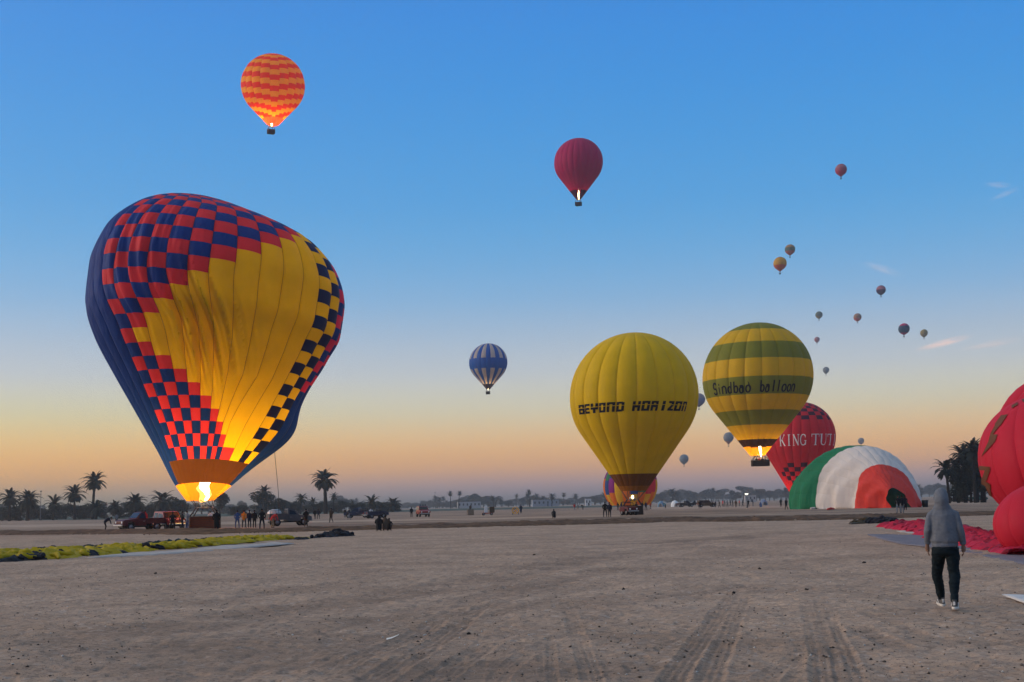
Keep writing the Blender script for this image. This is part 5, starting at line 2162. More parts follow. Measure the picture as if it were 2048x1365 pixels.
def build_trees():
    # date palms at the left and middle: x, y top, distance, crown width, mesh, label
    L = [
        (20, 979, 250, 46, 0, 'shaggy date palm at the far left edge of the treeline'),
        (56, 982, 255, 48, 4, 'broad date palm left of the thin lamp post'),
        (107, 991, 250, 42, 5, 'low date palm right of the thin lamp post'),
        (150, 971, 255, 46, 2, 'dense date palm just left of the tallest left palm'),
        (187, 945, 250, 50, 0, 'tallest date palm of the left group, against the orange sky'),
        (193, 1001, 245, 42, 1, 'low date palm at the foot of the tallest left palm'),
        (232, 1002, 255, 34, 0, 'small date palm above the rear of the red pickup'),
        (269, 988, 255, 46, 4, 'rounded date palm left of the red jeep'),
        (322, 982, 260, 50, 1, 'date palm standing behind the red jeep'),
        (527, 972, 300, 34, 0, 'palm crown rising above the big grey thicket'),
        (601, 987, 290, 28, 1, 'mid height palm above the grey loaded truck'),
        (627, 995, 270, 26, 3, 'thin drooping palm left of the tall middle palm'),
        (651, 940, 262, 54, 4, 'tall full date palm standing alone in the middle'),
        (666, 985, 290, 22, 3, 'slender palm just right of the tall middle palm'),
        (706, 1001, 330, 16, 3, 'little palm above the dark blue truck'),
        (742, 991, 270, 38, 5, 'low wide date palm behind the dark tractor'),
        (787, 996, 290, 34, 2, 'bushy palm left of the roofless red jeep'),
        (1893, 918, 150, 52, 1, 'drooping palm at the left flank of the dark palm clump'),
    ]
    for (x, y, D, w, k, lab) in L:
        plant('date_palm', PALMS[k], lab, x, y, D, w, 'palm')
    # dark clump at the right: palms crowded together
    for (x, y, w, k, lab) in ((1925, 890, 54, 2, 'left crown of the dark palm clump beside the scarlet balloon'), (1943, 879, 58, 0, 'topmost crown of the dark palm clump beside the scarlet balloon'), (1962, 890, 56, 2, 'right crown of the dark palm clump, touching the scarlet balloon'), (1912, 917, 46, 2, 'lower left crown of the dark palm clump'), (1950, 920, 60, 2, 'lower middle crown of the dark palm clump')):
        plant('date_palm', PALMS[k], lab, x, y, 150 + 3 * k, w, 'palm')
    for (x, y, w, k, lab) in ((1925, 926, 62, 2, 'dark thicket filling the left of the right hand palm clump'), (1958, 916, 66, 0, 'dark thicket filling the right of the right hand palm clump'), (1912, 946, 44, 2, 'dark thicket at the left foot of the right hand palm clump'), (1938, 940, 60, 3, 'dark thicket at the middle foot of the right hand palm clump'), (1944, 905, 50, 1, 'dark thicket high in the middle of the right hand palm clump')):
        plant('thicket', BROAD[k], lab, x, y, 156, w, 'thicket')
    # thickets at the left and middle
    for (x, y, D, w, k, lab) in (
        (40, 1010, 262, 90, 2, 'dark undergrowth below the two palms at the left edge'), (150, 1008, 266, 60, 2, 'dark undergrowth below the dense left palm'),
        (268, 1010, 266, 46, 2, 'undergrowth behind the red pickup'), (355, 992, 290, 56, 0, 'grey bushy tree behind the red jeep'), (440, 984, 280, 44, 3, 'rounded tree just right of the big basket'),
        (522, 985, 310, 66, 2, 'big grey thicket below the palm crown right of the big balloon'), (560, 995, 312, 50, 0, 'grey tree right of the big thicket'), (585, 1004, 300, 36, 1, 'low bush left of the grey loaded truck'),
        (640, 1006, 290, 34, 2, 'bush at the foot of the tall middle palm'), (684, 1003, 330, 26, 3, 'round topped tree right of the tall middle palm'), (755, 1006, 300, 44, 2, 'dark bush between the two low middle palms'), (786, 1010, 300, 34, 2, 'dark bush below the palm left of the roofless red jeep')):
        plant('bushy_tree', BROAD[k], lab, x, y, D, w, 'tree')
    for i in range(15):
        x = -20 + 26 * i + RNG.uniform(-5, 5)
        plant('thicket', BROAD[2], 'dark low thicket in the hedge under the left palms', x, horizon(x) - RNG.uniform(12, 26), RNG.uniform(262, 290), RNG.uniform(36, 56), 'thicket', 'hedge under the left palms')
    for i in range(16):
        x = 470 + 21 * i + RNG.uniform(-5, 5)
        plant('thicket', BROAD[2], 'dark low thicket in the hedge behind the parked trucks', x, horizon(x) - RNG.uniform(6, 14), RNG.uniform(300, 340), RNG.uniform(30, 44), 'thicket', 'hedge behind the parked trucks')
    # single far palms that stand out of the treeline
    for (x, y, D, w, lab) in ((901, 982, 560, 15, 'left of two thin far palms above the middle field'), (917, 981, 560, 15, 'right of two thin far palms above the middle field'), (987, 990, 560, 17, 'far palm above the white cart'), (1059, 979, 560, 16, 'far tall palm right of the white cart'), (1103, 987, 560, 18, 'far palm right of the tall far palm'), (1215 - 3, 995, 600, 12, 'far palm just left of the rainbow balloon'), (1345, 977, 620, 20, 'far palm right of the plain yellow balloon')):
        plant('date_palm', PALMS[3] if w < 18 else PALMS[1], lab, x, y, D, w, 'palm')
    # the hazy treeline itself
    g = 'hazy trees of the far treeline'
    x = 675.0
    while x < 1990:
        D = RNG.uniform(760, 1100)
        hump = 14 * (0.5 + 0.5 * math.sin(x * 0.021)) * (0.5 + 0.5 * math.sin(x * 0.047 + 1)) + (8 if 1330 < x < 1640 else 0)
        top = horizon(x) - RNG.uniform(6, 14) - hump
        w = RNG.uniform(20, 40)
        plant('far_tree', BROAD[int(RNG.integers(0, 4))], 'hazy grey tree in the far treeline', x, top, D, w, 'tree', g)
        x += RNG.uniform(7, 15)
    for i in range(46):
        x = RNG.uniform(690, 1960)
        D = RNG.uniform(720, 1000)
        plant('far_palm', PALMS[int(RNG.integers(0, 4))], 'hazy grey palm in the far treeline', x, horizon(x) - RNG.uniform(12, 24) - (8 if 1330 < x < 1640 else 0), D, RNG.uniform(11, 17), 'palm', 'hazy palms of the far treeline')
    x = -30.0
    while x < 690:
        D = RNG.uniform(480, 700)
        plant('far_tree', BROAD[int(RNG.integers(0, 4))], 'grey tree in the hazy row behind the left palms', x, horizon(x) - RNG.uniform(10, 24), D, RNG.uniform(26, 48), 'tree', 'grey trees behind the left palms')
        x += RNG.uniform(12, 24)


build_trees()


# ------------------------------------------------------------------ vehicles
GLASS = mat('dark_glass', (0.012, 0.014, 0.018), 0.2, spec=0.3, amount=0.02)
TYRE = mat('tyre', (0.015, 0.015, 0.016), 0.9)
RIM = mat('wheel_rim', (0.25, 0.25, 0.26), 0.4, 0.6)
CHROME = mat('bumper_metal', (0.30, 0.30, 0.31), 0.35, 0.7)
LAMPM = mat('lamp_glass', (0.75, 0.73, 0.68), 0.2)
TAIL = mat('tail_lamp', (0.35, 0.01, 0.01), 0.3)
PAINT = {'red': mat('paint_red', (0.22, 0.010, 0.010), 0.35, coat=0.4, amount=0.10), 'darkred': mat('paint_dark_red', (0.075, 0.007, 0.008), 0.45, amount=0.2), 'white': mat('paint_white', (0.58, 0.58, 0.58), 0.35, coat=0.3, amount=0.08), 'navy': mat('paint_navy', (0.012, 0.018, 0.045), 0.4, coat=0.2), 'black': mat('paint_black', (0.012, 0.012, 0.014), 0.4, coat=0.2), 'green': mat('paint_green', (0.012, 0.07, 0.06), 0.4), 'brown': mat('paint_brown', (0.08, 0.05, 0.03), 0.7), 'grey': mat('paint_grey', (0.075, 0.075, 0.08), 0.5)}


def wheel(root, x, y, r=0.38, w=0.24):
    t = MB()
    n = 20
    prof = [(-w / 2, r * 0.62), (-w / 2, r * 0.93), (-w * 0.36, r), (w * 0.36, r), (w / 2, r * 0.93), (w / 2, r * 0.62)]
    vs, fs = [], []
    for (a, q) in prof:
        for k in range(n):
            th = 2 * PI * k / n
            vs.append((q * math.cos(th), a, q * math.sin(th)))
    m = len(prof)
    for i in range(m - 1):
        for k in range(n):
            fs.append((i * n + k, i * n + (k + 1) % n, (i + 1) * n + (k + 1) % n, (i + 1) * n + k))
    t.add(vs, fs)
    o = t.build('wheel', TYRE, root, True)
    o.location = (x, y, r)
    c = MB()
    c.cyl((0, 0, 0), (0, 1, 0), r * 0.63, w * 0.7, 18)
    c.cyl((0, 0, 0), (0, 1, 0), r * 0.16, w * 0.85, 10)
    c.build('rim', RIM, o, True)


def vehicle(name, label, px, py, rz, paint, style, length=4.6, width=1.8, cat='truck', z=0.0, rack=False, scale=1.0):
    """x forward; style pickup, jeep, open, flatbed"""
    p = gnd(px, py)
    root = empty(name, (p.x, p.y, z), rz)
    tag(root, label, cat)
    root.scale = (scale,) * 3
    P_ = PAINT[paint]
    L, W = length, width
    f, b = L / 2, -L / 2
    hw = W / 2
    ch = MB()
    ch.box((0, 0, 0.42), (L * 0.92, W * 0.55, 0.14))
    ch.build('chassis', PAINT['black'], root)
    for sx in (f - 0.85, b + 0.85):
        for sy in (-1, 1):
            wheel(root, sx, sy * (hw - 0.13))
    cabx0 = b + (2.0 if style in ('pickup', 'flatbed') else 0.15)
    low = [(cabx0, 0.50), (f - 1.25, 0.50), (f - 1.20, 0.80), (f - 0.85, 0.92), (f - 0.50, 0.80), (f - 0.45, 0.52), (f - 0.04, 0.52), (f, 0.72), (f - 0.03, 0.95), (f - 0.25, 1.06), (f - 1.35, 1.14), (cabx0, 1.14)]
    if style == 'jeep':
        low = [(cabx0, 0.55), (b + 0.48, 0.55), (b + 0.55, 0.84), (b + 0.85, 0.95), (b + 1.18, 0.84), (b + 1.25, 0.52)] + low[1:]
    bd = MB()
    bd.prism(low, -hw, hw, inset=0.05, zsplit=1.0)
    me = bd.mesh()
    autosmooth(me, 30)
    body = link('body', me, P_, root)
    if style != 'open':
        top = [(cabx0 + 0.02, 1.14), (f - 1.38, 1.14), (f - 1.95, 1.74), (f - 2.15, 1.80), (cabx0 + 0.12, 1.80), (cabx0 + 0.04, 1.72)]
        cb = MB()
        cb.prism([(x, z_) for x, z_ in top], -hw + 0.04, hw - 0.04, inset=0.12, zsplit=1.3)
        me = cb.mesh()
        autosmooth(me, 30)
        link('cab', me, P_, root)
        ws = MB()
        ws.add([(f - 1.46, -hw + 0.16, 1.20), (f - 1.46, hw - 0.16, 1.20), (f - 1.90, hw - 0.24, 1.70), (f - 1.90, -hw + 0.24, 1.70)], [(0, 1, 2, 3)])
        for i in range(4):
            v = ws.v[i]
            ws.v[i] = (v[0] + 0.035, v[1], v[2] + 0.03)
        ws.build('windscreen', GLASS, root)
        for sy in (-1, 1):
            xs = [(cabx0 + 0.15, f - 1.62)] if style in ('pickup', 'flatbed') else [(cabx0 + 0.2, cabx0 + 1.2), (cabx0 + 1.32, f - 2.05 - 0.0), (f - 1.98, f - 1.66)]
            for (a, c) in xs:
                if c - a < 0.15:
                    continue
                g = MB()
                y0, y1 = sy * (hw - 0.035), sy * (hw - 0.155)
                top_c = min(c, f - 2.0) if c > f - 2.0 else c
                g.add([(a, y0 - 0 * sy, 1.20), (c, y0, 1.20), (top_c, y1 + sy * 0.008, 1.68), (a + 0.03, y1 + sy * 0.008, 1.68)], [(0, 1, 2, 3) if sy < 0 else (3, 2, 1, 0)])
                for i in range(4):
                    v = g.v[i]
                    g.v[i] = (v[0], v[1] - sy * (0.02 if v[2] < 1.3 else -0.006), v[2])
                # sit the pane just proud of the sloping side
                g.v = [(v[0], sy * (hw - 0.04 - 0.12 * (1 if v[2] > 1.3 else 0) + 0.012), v[2]) for v in g.v]
                g.build('side_window', GLASS, root)
    else:
        wsf = MB()
        for sy in (-1, 1):
            wsf.tube([(f - 1.40, sy * (hw - 0.12), 1.12), (f - 1.62, sy * (hw - 0.14), 1.62)], 0.035, 6)
            wsf.tube([(cabx0 + 0.6, sy * (hw - 0.12), 1.12), (cabx0 + 0.6, sy * (hw - 0.14), 1.72)], 0.04, 6)
        wsf.tube([(f - 1.62, -hw + 0.14, 1.62), (f - 1.62, hw - 0.14, 1.62)], 0.035, 6)
        wsf.tube([(cabx0 + 0.6, -hw + 0.14, 1.72), (cabx0 + 0.6, hw - 0.14, 1.72)], 0.04, 6)
        wsf.build('roll_bar', PAINT['black'], root, True)
    if style in ('pickup', 'flatbed'):
        x0, x1 = b, cabx0 - 0.05
        bed = MB()
        bed.box(((x0 + x1) / 2, 0, 0.70), (x1 - x0, W, 0.08))
        h = 0.45 if style == 'pickup' else 0.55
        for sy in (-1, 1):
            bed.box(((x0 + x1) / 2, sy * (hw - 0.03), 0.74 + h / 2), (x1 - x0, 0.06, h))
        bed.box((x0 + 0.03, 0, 0.74 + h / 2), (0.06, W - 0.12, h))
        bed.box((x1 - 0.03, 0, 0.74 + h / 2), (0.06, W - 0.12, h))
        bed.build('cargo_bed', P_, root)
        if rack:
            rk = MB()
            for sy in (-1, 1):
                for k in range(4):
                    xx = x0 + 0.1 + (x1 - x0 - 0.2) * k / 3
                    rk.tube([(xx, sy * (hw - 0.03), 1.15), (xx, sy * (hw - 0.03), 1.62)], 0.025, 6)
                rk.tube([(x0 + 0.1, sy * (hw - 0.03), 1.62), (x1 - 0.1, sy * (hw - 0.03), 1.62)], 0.03, 6)
            rk.build('side_rail', P_, root, True)
    elif rack:
        rk = MB()
        z0 = 1.86
        for sy in (-1, 1):
            rk.tube([(cabx0 + 0.25, sy * (hw - 0.2), z0), (f - 2.15, sy * (hw - 0.2), z0)], 0.03, 6)
        for k in range(5):
            xx = cabx0 + 0.25 + (f - 2.4 - cabx0) * k / 4
            rk.tube([(xx, -hw + 0.2, z0), (xx, hw - 0.2, z0)], 0.022, 6)
        rk.build('roof_rack', PAINT['black'], root, True)
        for k in range(3):
            l = MB()
            yy = -0.45 + 0.45 * k
            l.cyl((f - 2.15, yy, z0 + 0.14), (1, 0, 0), 0.10, 0.10, 12)
            l.build('roof_lamp', PAINT['black'], root, True)
    for sy in (-1, 1):
        x0_, x1_ = (cabx0 + 0.12, f - 1.45) if style != 'jeep' else (cabx0 + 1.30, f - 1.45)
        dr = MB()
        dr.box(((x0_ + x1_) / 2, sy * (hw + 0.004), 0.78), (x1_ - x0_, 0.03, 0.44), bev=0.012)
        d_ = dr.build('door', P_, root)
        hd = MB()
        hd.box((x0_ + 0.16, sy * (hw + 0.03), 0.92), (0.16, 0.03, 0.035))
        hd.build('handle', CHROME, d_)
    for sy in (-1, 1):
        h = MB()
        h.cyl((f - 0.02, sy * (hw - 0.28), 0.82), (1, 0, 0), 0.11, 0.06, 14)
        h.build('headlight', LAMPM, root, True)
        t = MB()
        t.box((b - 0.02, sy * (hw - 0.14), 0.86), (0.05, 0.12, 0.22))
        t.build('tail_light', TAIL, root)
    bp = MB()
    bp.box((f + 0.06, 0, 0.56), (0.12, W * 0.96, 0.16), bev=0.03)
    bp.build('front_bumper', CHROME, root)
    bp = MB()
    bp.box((b - 0.05, 0, 0.56), (0.10, W * 0.9, 0.14), bev=0.03)
    bp.build('rear_bumper', CHROME, root)
    return root


def build_vehicles():
    vehicle('pickup_truck', 'low dark red pickup with people in its bed at the left', 280, 1062, PI + 0.75, 'darkred', 'pickup', 4.4)
    vehicle('jeep', 'bright red boxy jeep parked left of the big basket', 338, 1060, -0.95, 'red', 'jeep', 4.5, rack=False)
    vehicle('loaded_truck', 'grey truck with a loaded bed right of the waiting group', 577, 1052, 0.45, 'grey', 'flatbed', 4.6, rack=True)
    vehicle('flatbed_truck', 'dark navy flatbed truck with rails left of the dark tractor', 716, 1036, PI - 0.2, 'navy', 'flatbed', 4.8, rack=True)
    vehicle('open_jeep', 'dark open vehicle with a roll bar behind the crouching men', 752, 1037, 0.5, 'navy', 'open', 3.8)
    vehicle('jeep', 'red jeep with roof lamps facing the camera in the middle field', 846, 1034, -PI / 2 + 0.25, 'red', 'jeep', 4.4, rack=True)
    vehicle('jeep', 'small dark red vehicle in front of the plain yellow balloon basket', 1258, 1031, -PI / 2 + 0.3, 'darkred', 'open', 3.2, 1.5)
    vehicle('pickup_truck', 'dark pickup parked beside the white dome tent', 1372, 1014.5, 0.3, 'black', 'pickup', 4.6)
    vehicle('jeep', 'dark brown van in the far crowd right of the standing man', 1413, 1014.5, 0.2, 'brown', 'jeep', 5.0)
    vehicle('pickup_truck', 'far dark pickup left of the crowd by the thin lamp mast', 1390, 1013, PI, 'black', 'pickup', 4.4)
    vehicle('loaded_truck', 'white truck parked before the dark palm clump', 1920, 1003.5, 0.1, 'white', 'flatbed', 5.6, 2.1, rack=True)
    vehicle('small_truck', 'green truck with a white tubular frame beside the scarlet balloon', 1955, 1004, 0.0, 'green', 'pickup', 4.4, rack=False)
    # white tubular canopy frame on the green truck
    p = gnd(1955, 1004)
    o = MB()
    fr = [(-1.7, 0, 1.3), (-1.85, 0, 2.2), (-1.4, 0, 2.75), (1.0, 0, 2.75), (1.35, 0, 2.3), (1.35, 0, 1.3)]
    for sy in (-0.8, 0.8):
        o.tube([(x, sy, z) for x, _, z in fr], 0.09, 8)
    for i in (1, 2, 3, 4):
        o.tube([(fr[i][0], -0.8, fr[i][2]), (fr[i][0], 0.8, fr[i][2])], 0.06, 6)
    q = o.build('canopy_frame', PAINT['white'], None, True)
    q.location = (p.x, p.y, 0)
    tag(q, 'white tubular canopy frame standing over the green truck', 'frame')
    # white tank carried on the loaded truck
    p = gnd(575, 1052)
    tk = empty('water_tank', (p.x - 1.4, p.y + 0.1, -0.95))
    tag(tk, 'white rounded load on the grey truck, right of the waiting group', 'tank')
    mb = MB()
    mb.loft([(0, 0, 1.78, 0.55, 0.6), (0, 0, 1.9, 0.75, 0.7), (0, 0, 2.4, 0.78, 0.72), (0, 0, 2.62, 0.6, 0.6), (0, 0, 2.70, 0.25, 0.25)], 18)
    mb.build('tank_shell', PAINT['white'], tk, True)
    mb = MB()
    mb.loft([(0, 0, 2.70, 0.22, 0.22), (0, 0, 2.78, 0.22, 0.22)], 12)
    mb.build('cap', PAINT['black'], tk, True)


build_vehicles()


# ------------------------------------------------------------------ tents, cart, lamp posts, bin, small things on the field
def dome_tent(label, px, py, w, h, color, face=0.0):
    p = gnd(px, py)
    root = empty('dome_tent', (p.x, p.y, 0), face)
    tag(root, label, 'tent')
    m = mat('tent_' + '_'.join('%d' % int(c * 100) for c in color), color, 0.8, amount=0.12)
    mb = MB()
    n = 9
    vs, fs = [], []
    for i in range(n + 1):
        a = PI * i / n
        for j in range(7):
            t = j / 6
            k = math.sin(PI * (0.14 + 0.72 * t)) ** 0.6
            vs.append((-math.cos(a) * w / 2 * k, (t - 0.5) * w * 0.9, math.sin(a) ** 0.8 * h * k))
    for i in range(n):
        for j in range(6):
            q = i * 7 + j
            fs.append((q, q + 7, q + 8, q + 1))
    mb.add(vs, fs)
    mb.build('shell', m, root, True)
    d = MB()
    d.add([(-w * 0.16, -w * 0.455, 0.05), (w * 0.16, -w * 0.455, 0.05), (w * 0.10, -w * 0.44, h * 0.55), (-w * 0.10, -w * 0.44, h * 0.55)], [(0, 1, 2, 3)])
    d.build('door_flap', mat('tent_door', (0.12, 0.12, 0.13), 0.9), root)
    for s in (-1, 1):
        MB().tube([(s * w * 0.42, -w * 0.40, h * 0.25), (s * w * 0.62, -w * 0.62, 0.0)], 0.015, 5).build('guy_line', ROPE, root)
    return root


dome_tent('white dome tent in the far crowd right of the plain yellow balloon', 1350, 1014, 2.6, 2.0, (0.60, 0.60, 0.60), 0.3)
dome_tent('pale blue dome tent just right of the rainbow balloon', 1322, 1014.5, 2.2, 1.9, (0.13, 0.22, 0.30), -0.2)
dome_tent('grey dome tent with a bluish fly near the right treeline', 1527, 1011, 2.4, 1.7, (0.16, 0.20, 0.28), 0.1)


def lamp_post(label, px, ytop, D, lit=False, arm=0.4):
    D = D * 1.793
    p = at(px, ytop, D)
    root = empty('lamp_post', (p.x, D, 0))
    tag(root, label, 'lamp post')
    m = mat('post_steel', (0.12, 0.12, 0.12), 0.5, 0.5)
    MB().tube([(0, 0, 0), (0, 0, 0.8), (0, 0, p.z - 0.2)], [0.14, 0.11, 0.08], 8).build('post', m, root, True)
    h = MB()
    h.loft([(0, 0, p.z - 0.35, 0.18, 0.18), (0, 0, p.z - 0.1, 0.42, 0.32), (0, 0, p.z, 0.30, 0.24)], 12)
    h.build('lamp_head', m if not lit else emit('lit_lamp', (1.0, 0.93, 0.82), 1.6), root, True)


lamp_post('thin dark lamp post among the palms at the left', 82, 982, 240)
lamp_post('thin mast with a lit white lamp above the far crowd', 1493, 987, 150, True)


def build_props():
    # fire drum / bin at the right
    p = gnd(1850, 1014.5)
    root = empty('litter_bin', (p.x, p.y, 0))
    tag(root, 'black barrel shaped bin right of the tricolour balloon', 'bin')
    mb = MB()
    mb.loft([(0, 0, 0, 0.40, 0.40), (0, 0, 0.05, 0.44, 0.44), (0, 0, 0.5, 0.47, 0.47), (0, 0, 0.95, 0.52, 0.52)], 16)
    mb.build('barrel', PAINT['black'], root, True)
    mb = MB()
    mb.loft([(0, 0, 0.92, 0.54, 0.54), (0, 0, 1.02, 0.54, 0.54)], 16)
    mb.build('rim', PAINT['black'], root, True)
    # white cart with red base
    p = gnd(972, 1031)
    root = empty('field_cart', (p.x, p.y, 0), 0.1)
    tag(root, 'white upright cart with a red base in the middle field', 'cart')
    mb = MB()
    mb.box((0, 0, 1.0), (0.55, 0.5, 1.1), bev=0.04)
    mb.build('cabinet', PAINT['white'], root)
    mb = MB()
    mb.box((0.3, 0, 0.36), (1.9, 0.8, 0.16), bev=0.03)
    mb.build('base', PAINT['red'], root)
    for sx in (-0.45, 0.95):
        for sy in (-0.42, 0.42):
            wheel(root, sx, sy, 0.22, 0.12)
    mb = MB()
    mb.box((1.05, 0, 0.95), (0.85, 0.7, 1.0), bev=0.04)
    mb.build('crate', PAINT['brown'], root)
    # yellow inflator fan
    p = gnd(1031, 1030)
    root = empty('inflator_fan', (p.x, p.y, 0), -0.2)
    tag(root, 'small yellow inflator fan on wheels in the middle field', 'fan')
    mb = MB()
    n = 20
    vs, fs = [], []
    for i, (yy, r) in enumerate(((-0.2, 0.52), (-0.2, 0.60), (0.2, 0.60), (0.2, 0.52))):
        for k in range(n):
            th = 2 * PI * k / n
            vs.append((r * math.cos(th), yy, 0.72 + r * math.sin(th)))
    for i in range(4):
        for k in range(n):
            fs.append((i * n + k, i * n + (k + 1) % n, ((i + 1) % 4) * n + (k + 1) % n, ((i + 1) % 4) * n + k))
    mb.add(vs, fs)
    mb.build('fan_ring', mat('fan_yellow', (0.62, 0.30, 0.02), 0.5), root, True)
    for k in range(4):
        a = PI / 4 + k * PI / 2
        b = MB()
        b.box((0.27 * math.cos(a), 0, 0.72 + 0.27 * math.sin(a)), (0.14, 0.05, 0.14))
        b.tube([(0, 0, 0.72), (0.5 * math.cos(a), 0.05, 0.72 + 0.5 * math.sin(a))], [0.05, 0.10], 6)
        b.build('blade', mat('fan_yellow', (0.62, 0.30, 0.02), 0.5), root)
    mb = MB()
    for s in (-1, 1):
        mb.tube([(s * 0.5, 0, 0.36), (s * 0.55, 0.25, 0.06), (s * 0.55, -0.3, 0.06)], 0.04, 6)
    mb.build('stand', PAINT['black'], root, True)
    # wooden crate with a sitting place
    p = gnd(941, 1031)
    root = empty('wooden_crate', (p.x, p.y, 0), 0.2)
    tag(root, 'square wooden crate left of the white cart', 'crate')
    wd = mat('crate_wood', (0.13, 0.09, 0.06), 0.9)
    for k in range(5):
        MB().box((0, -0.5, 0.10 + 0.2 * k), (1.1, 0.04, 0.17)).build('slat', wd, root)
        MB().box((0, 0.5, 0.10 + 0.2 * k), (1.1, 0.04, 0.17)).build('slat', wd, root)
        MB().box((-0.53, 0, 0.10 + 0.2 * k), (0.04, 0.95, 0.17)).build('slat', wd, root)
        MB().box((0.53, 0, 0.10 + 0.2 * k), (0.04, 0.95, 0.17)).build('slat', wd, root)
    MB().box((0, 0, 1.02), (1.14, 1.08, 0.05)).build('lid', wd, root)
    # litter and stones that stand out on the sand
    dk, pl = mat('dark_stone', (0.022, 0.020, 0.019), 0.9, bump=0.6), mat('paper_scrap', (0.62, 0.60, 0.55), 0.8)
    for (x, y, s, lab) in ((72, 1234, 0.03, 'dark lump of soil on the sand at the lower left'), (311, 1148, 0.035, 'dark stone below the white ground sheet'), (1247, 1180, 0.035, 'dark stone pair in the middle of the sand'), (1467, 1188, 0.032, 'dark clod at the head of the twin tyre tracks'), (1728, 1127, 0.04, 'dark clod left of the hooded man'), (1613, 1181, 0.03, 'dark chip beside the right hand tyre tracks'), (938, 1270, 0.028, 'brown clod right of the pale paper scrap'), (1068, 1111, 0.04, 'brown tuft in the middle distance of the sand'), (1519, 1139, 0.04, 'dark clod on the sand halfway to the hooded man')):
        p = gnd(x, y)
        mb = MB()
        rg = np.random.default_rng(int(x))
        rings = [(0, 0, -s * 0.2, s * 0.9, s * 0.7), (0.1 * s, 0, s * 0.2, s * 1.15, s * 0.85), (0, 0.1 * s, s * 0.55, s * 0.8, s * 0.6), (0, 0, s * 0.75, s * 0.3, s * 0.25)]
        mb.loft(rings, 10)
        mb.v = [tuple(np.array(v) * (1 + 0.25 * rg.normal())) for v in mb.v]
        o = mb.build('clod', dk, None, True)
        o.location = (p.x, p.y, 0.01)
        o.rotation_euler = (0, 0, rg.uniform(0, 6))
        tag(o, lab, 'clod')
    p = gnd(785, 1282)
    mb = MB()
    vs = [(-0.07, -0.03, 0.0), (0.0, -0.05, 0.02), (0.0, 0.05, 0.025), (-0.08, 0.04, 0.01), (0.07, -0.02, 0.05), (0.08, 0.05, 0.055)]
    vs = vs + [(x, y, z - 0.004) for x, y, z in vs]
    mb.add(vs, [(0, 1, 2, 3), (1, 4, 5, 2), (9, 8, 7, 6), (8, 11, 10, 7), (0, 6, 7, 1), (1, 7, 10, 4), (4, 10, 11, 5), (5, 11, 8, 2), (2, 8, 9, 3), (3, 9, 6, 0)])
    o = mb.build('paper_scrap', pl)
    o.location = (p.x, p.y, 0.02)
    tag(o, 'folded pale paper scrap on the sand near the bottom', 'litter')


build_props()


# ------------------------------------------------------------------ low buildings far off in the haze
def far_building(label, px, ytop, D, wpx, color, nwin):
    a = at(px, ytop, D)
    w, h = wpx / FPX * D, max(2.6, a.z)
    root = empty('far_building', (a.x, D, 0), RNG.uniform(-0.2, 0.2))
    tag(root, label, 'building')
    m = mat('plaster_%d' % int(px), color, 0.9)
    MB().box((0, 0, h / 2), (w, 7.0, h)).build('wall', m, root)
    MB().box((0, 0, h + 0.12), (w + 0.6, 7.6, 0.24)).build('roof', mat('flat_roof', (0.16, 0.14, 0.13), 0.9), root)
    for k in range(nwin):
        x = -w / 2 + w * (k + 0.5) / nwin
        o = MB().box((x, -3.52, h * 0.58), (w / nwin * 0.36, 0.08, h * 0.34)).build('window', mat('dark_opening', (0.02, 0.02, 0.025), 0.6), root)
        MB().box((x, -3.60, h * 0.39), (w / nwin * 0.44, 0.2, 0.12)).build('sill', m, o)
    MB().box((w * 0.08, -3.53, 1.05), (1.0, 0.1, 2.1)).build('door', mat('dark_opening', (0.02, 0.02, 0.025), 0.6), root)


far_building('long low pale building in the haze right of the two thin far palms', 938, 1004, 1050, 46, (0.34, 0.33, 0.33), 6)
far_building('low grey blue building in the haze left of the rainbow balloon', 1090, 1000, 1100, 52, (0.22, 0.24, 0.27), 6)
far_building('small white house in the haze left of the rainbow balloon', 1176, 998, 950, 12, (0.55, 0.52, 0.50), 2)
far_building('small pale house in the haze behind the far crowd', 1500, 991, 1000, 22, (0.36, 0.33, 0.31), 3)
lamp_post('thin pole in the haze above the middle field', 870, 985, 420)
lamp_post('thin pole in the haze left of the two trucks at the right', 1868, 972, 300)


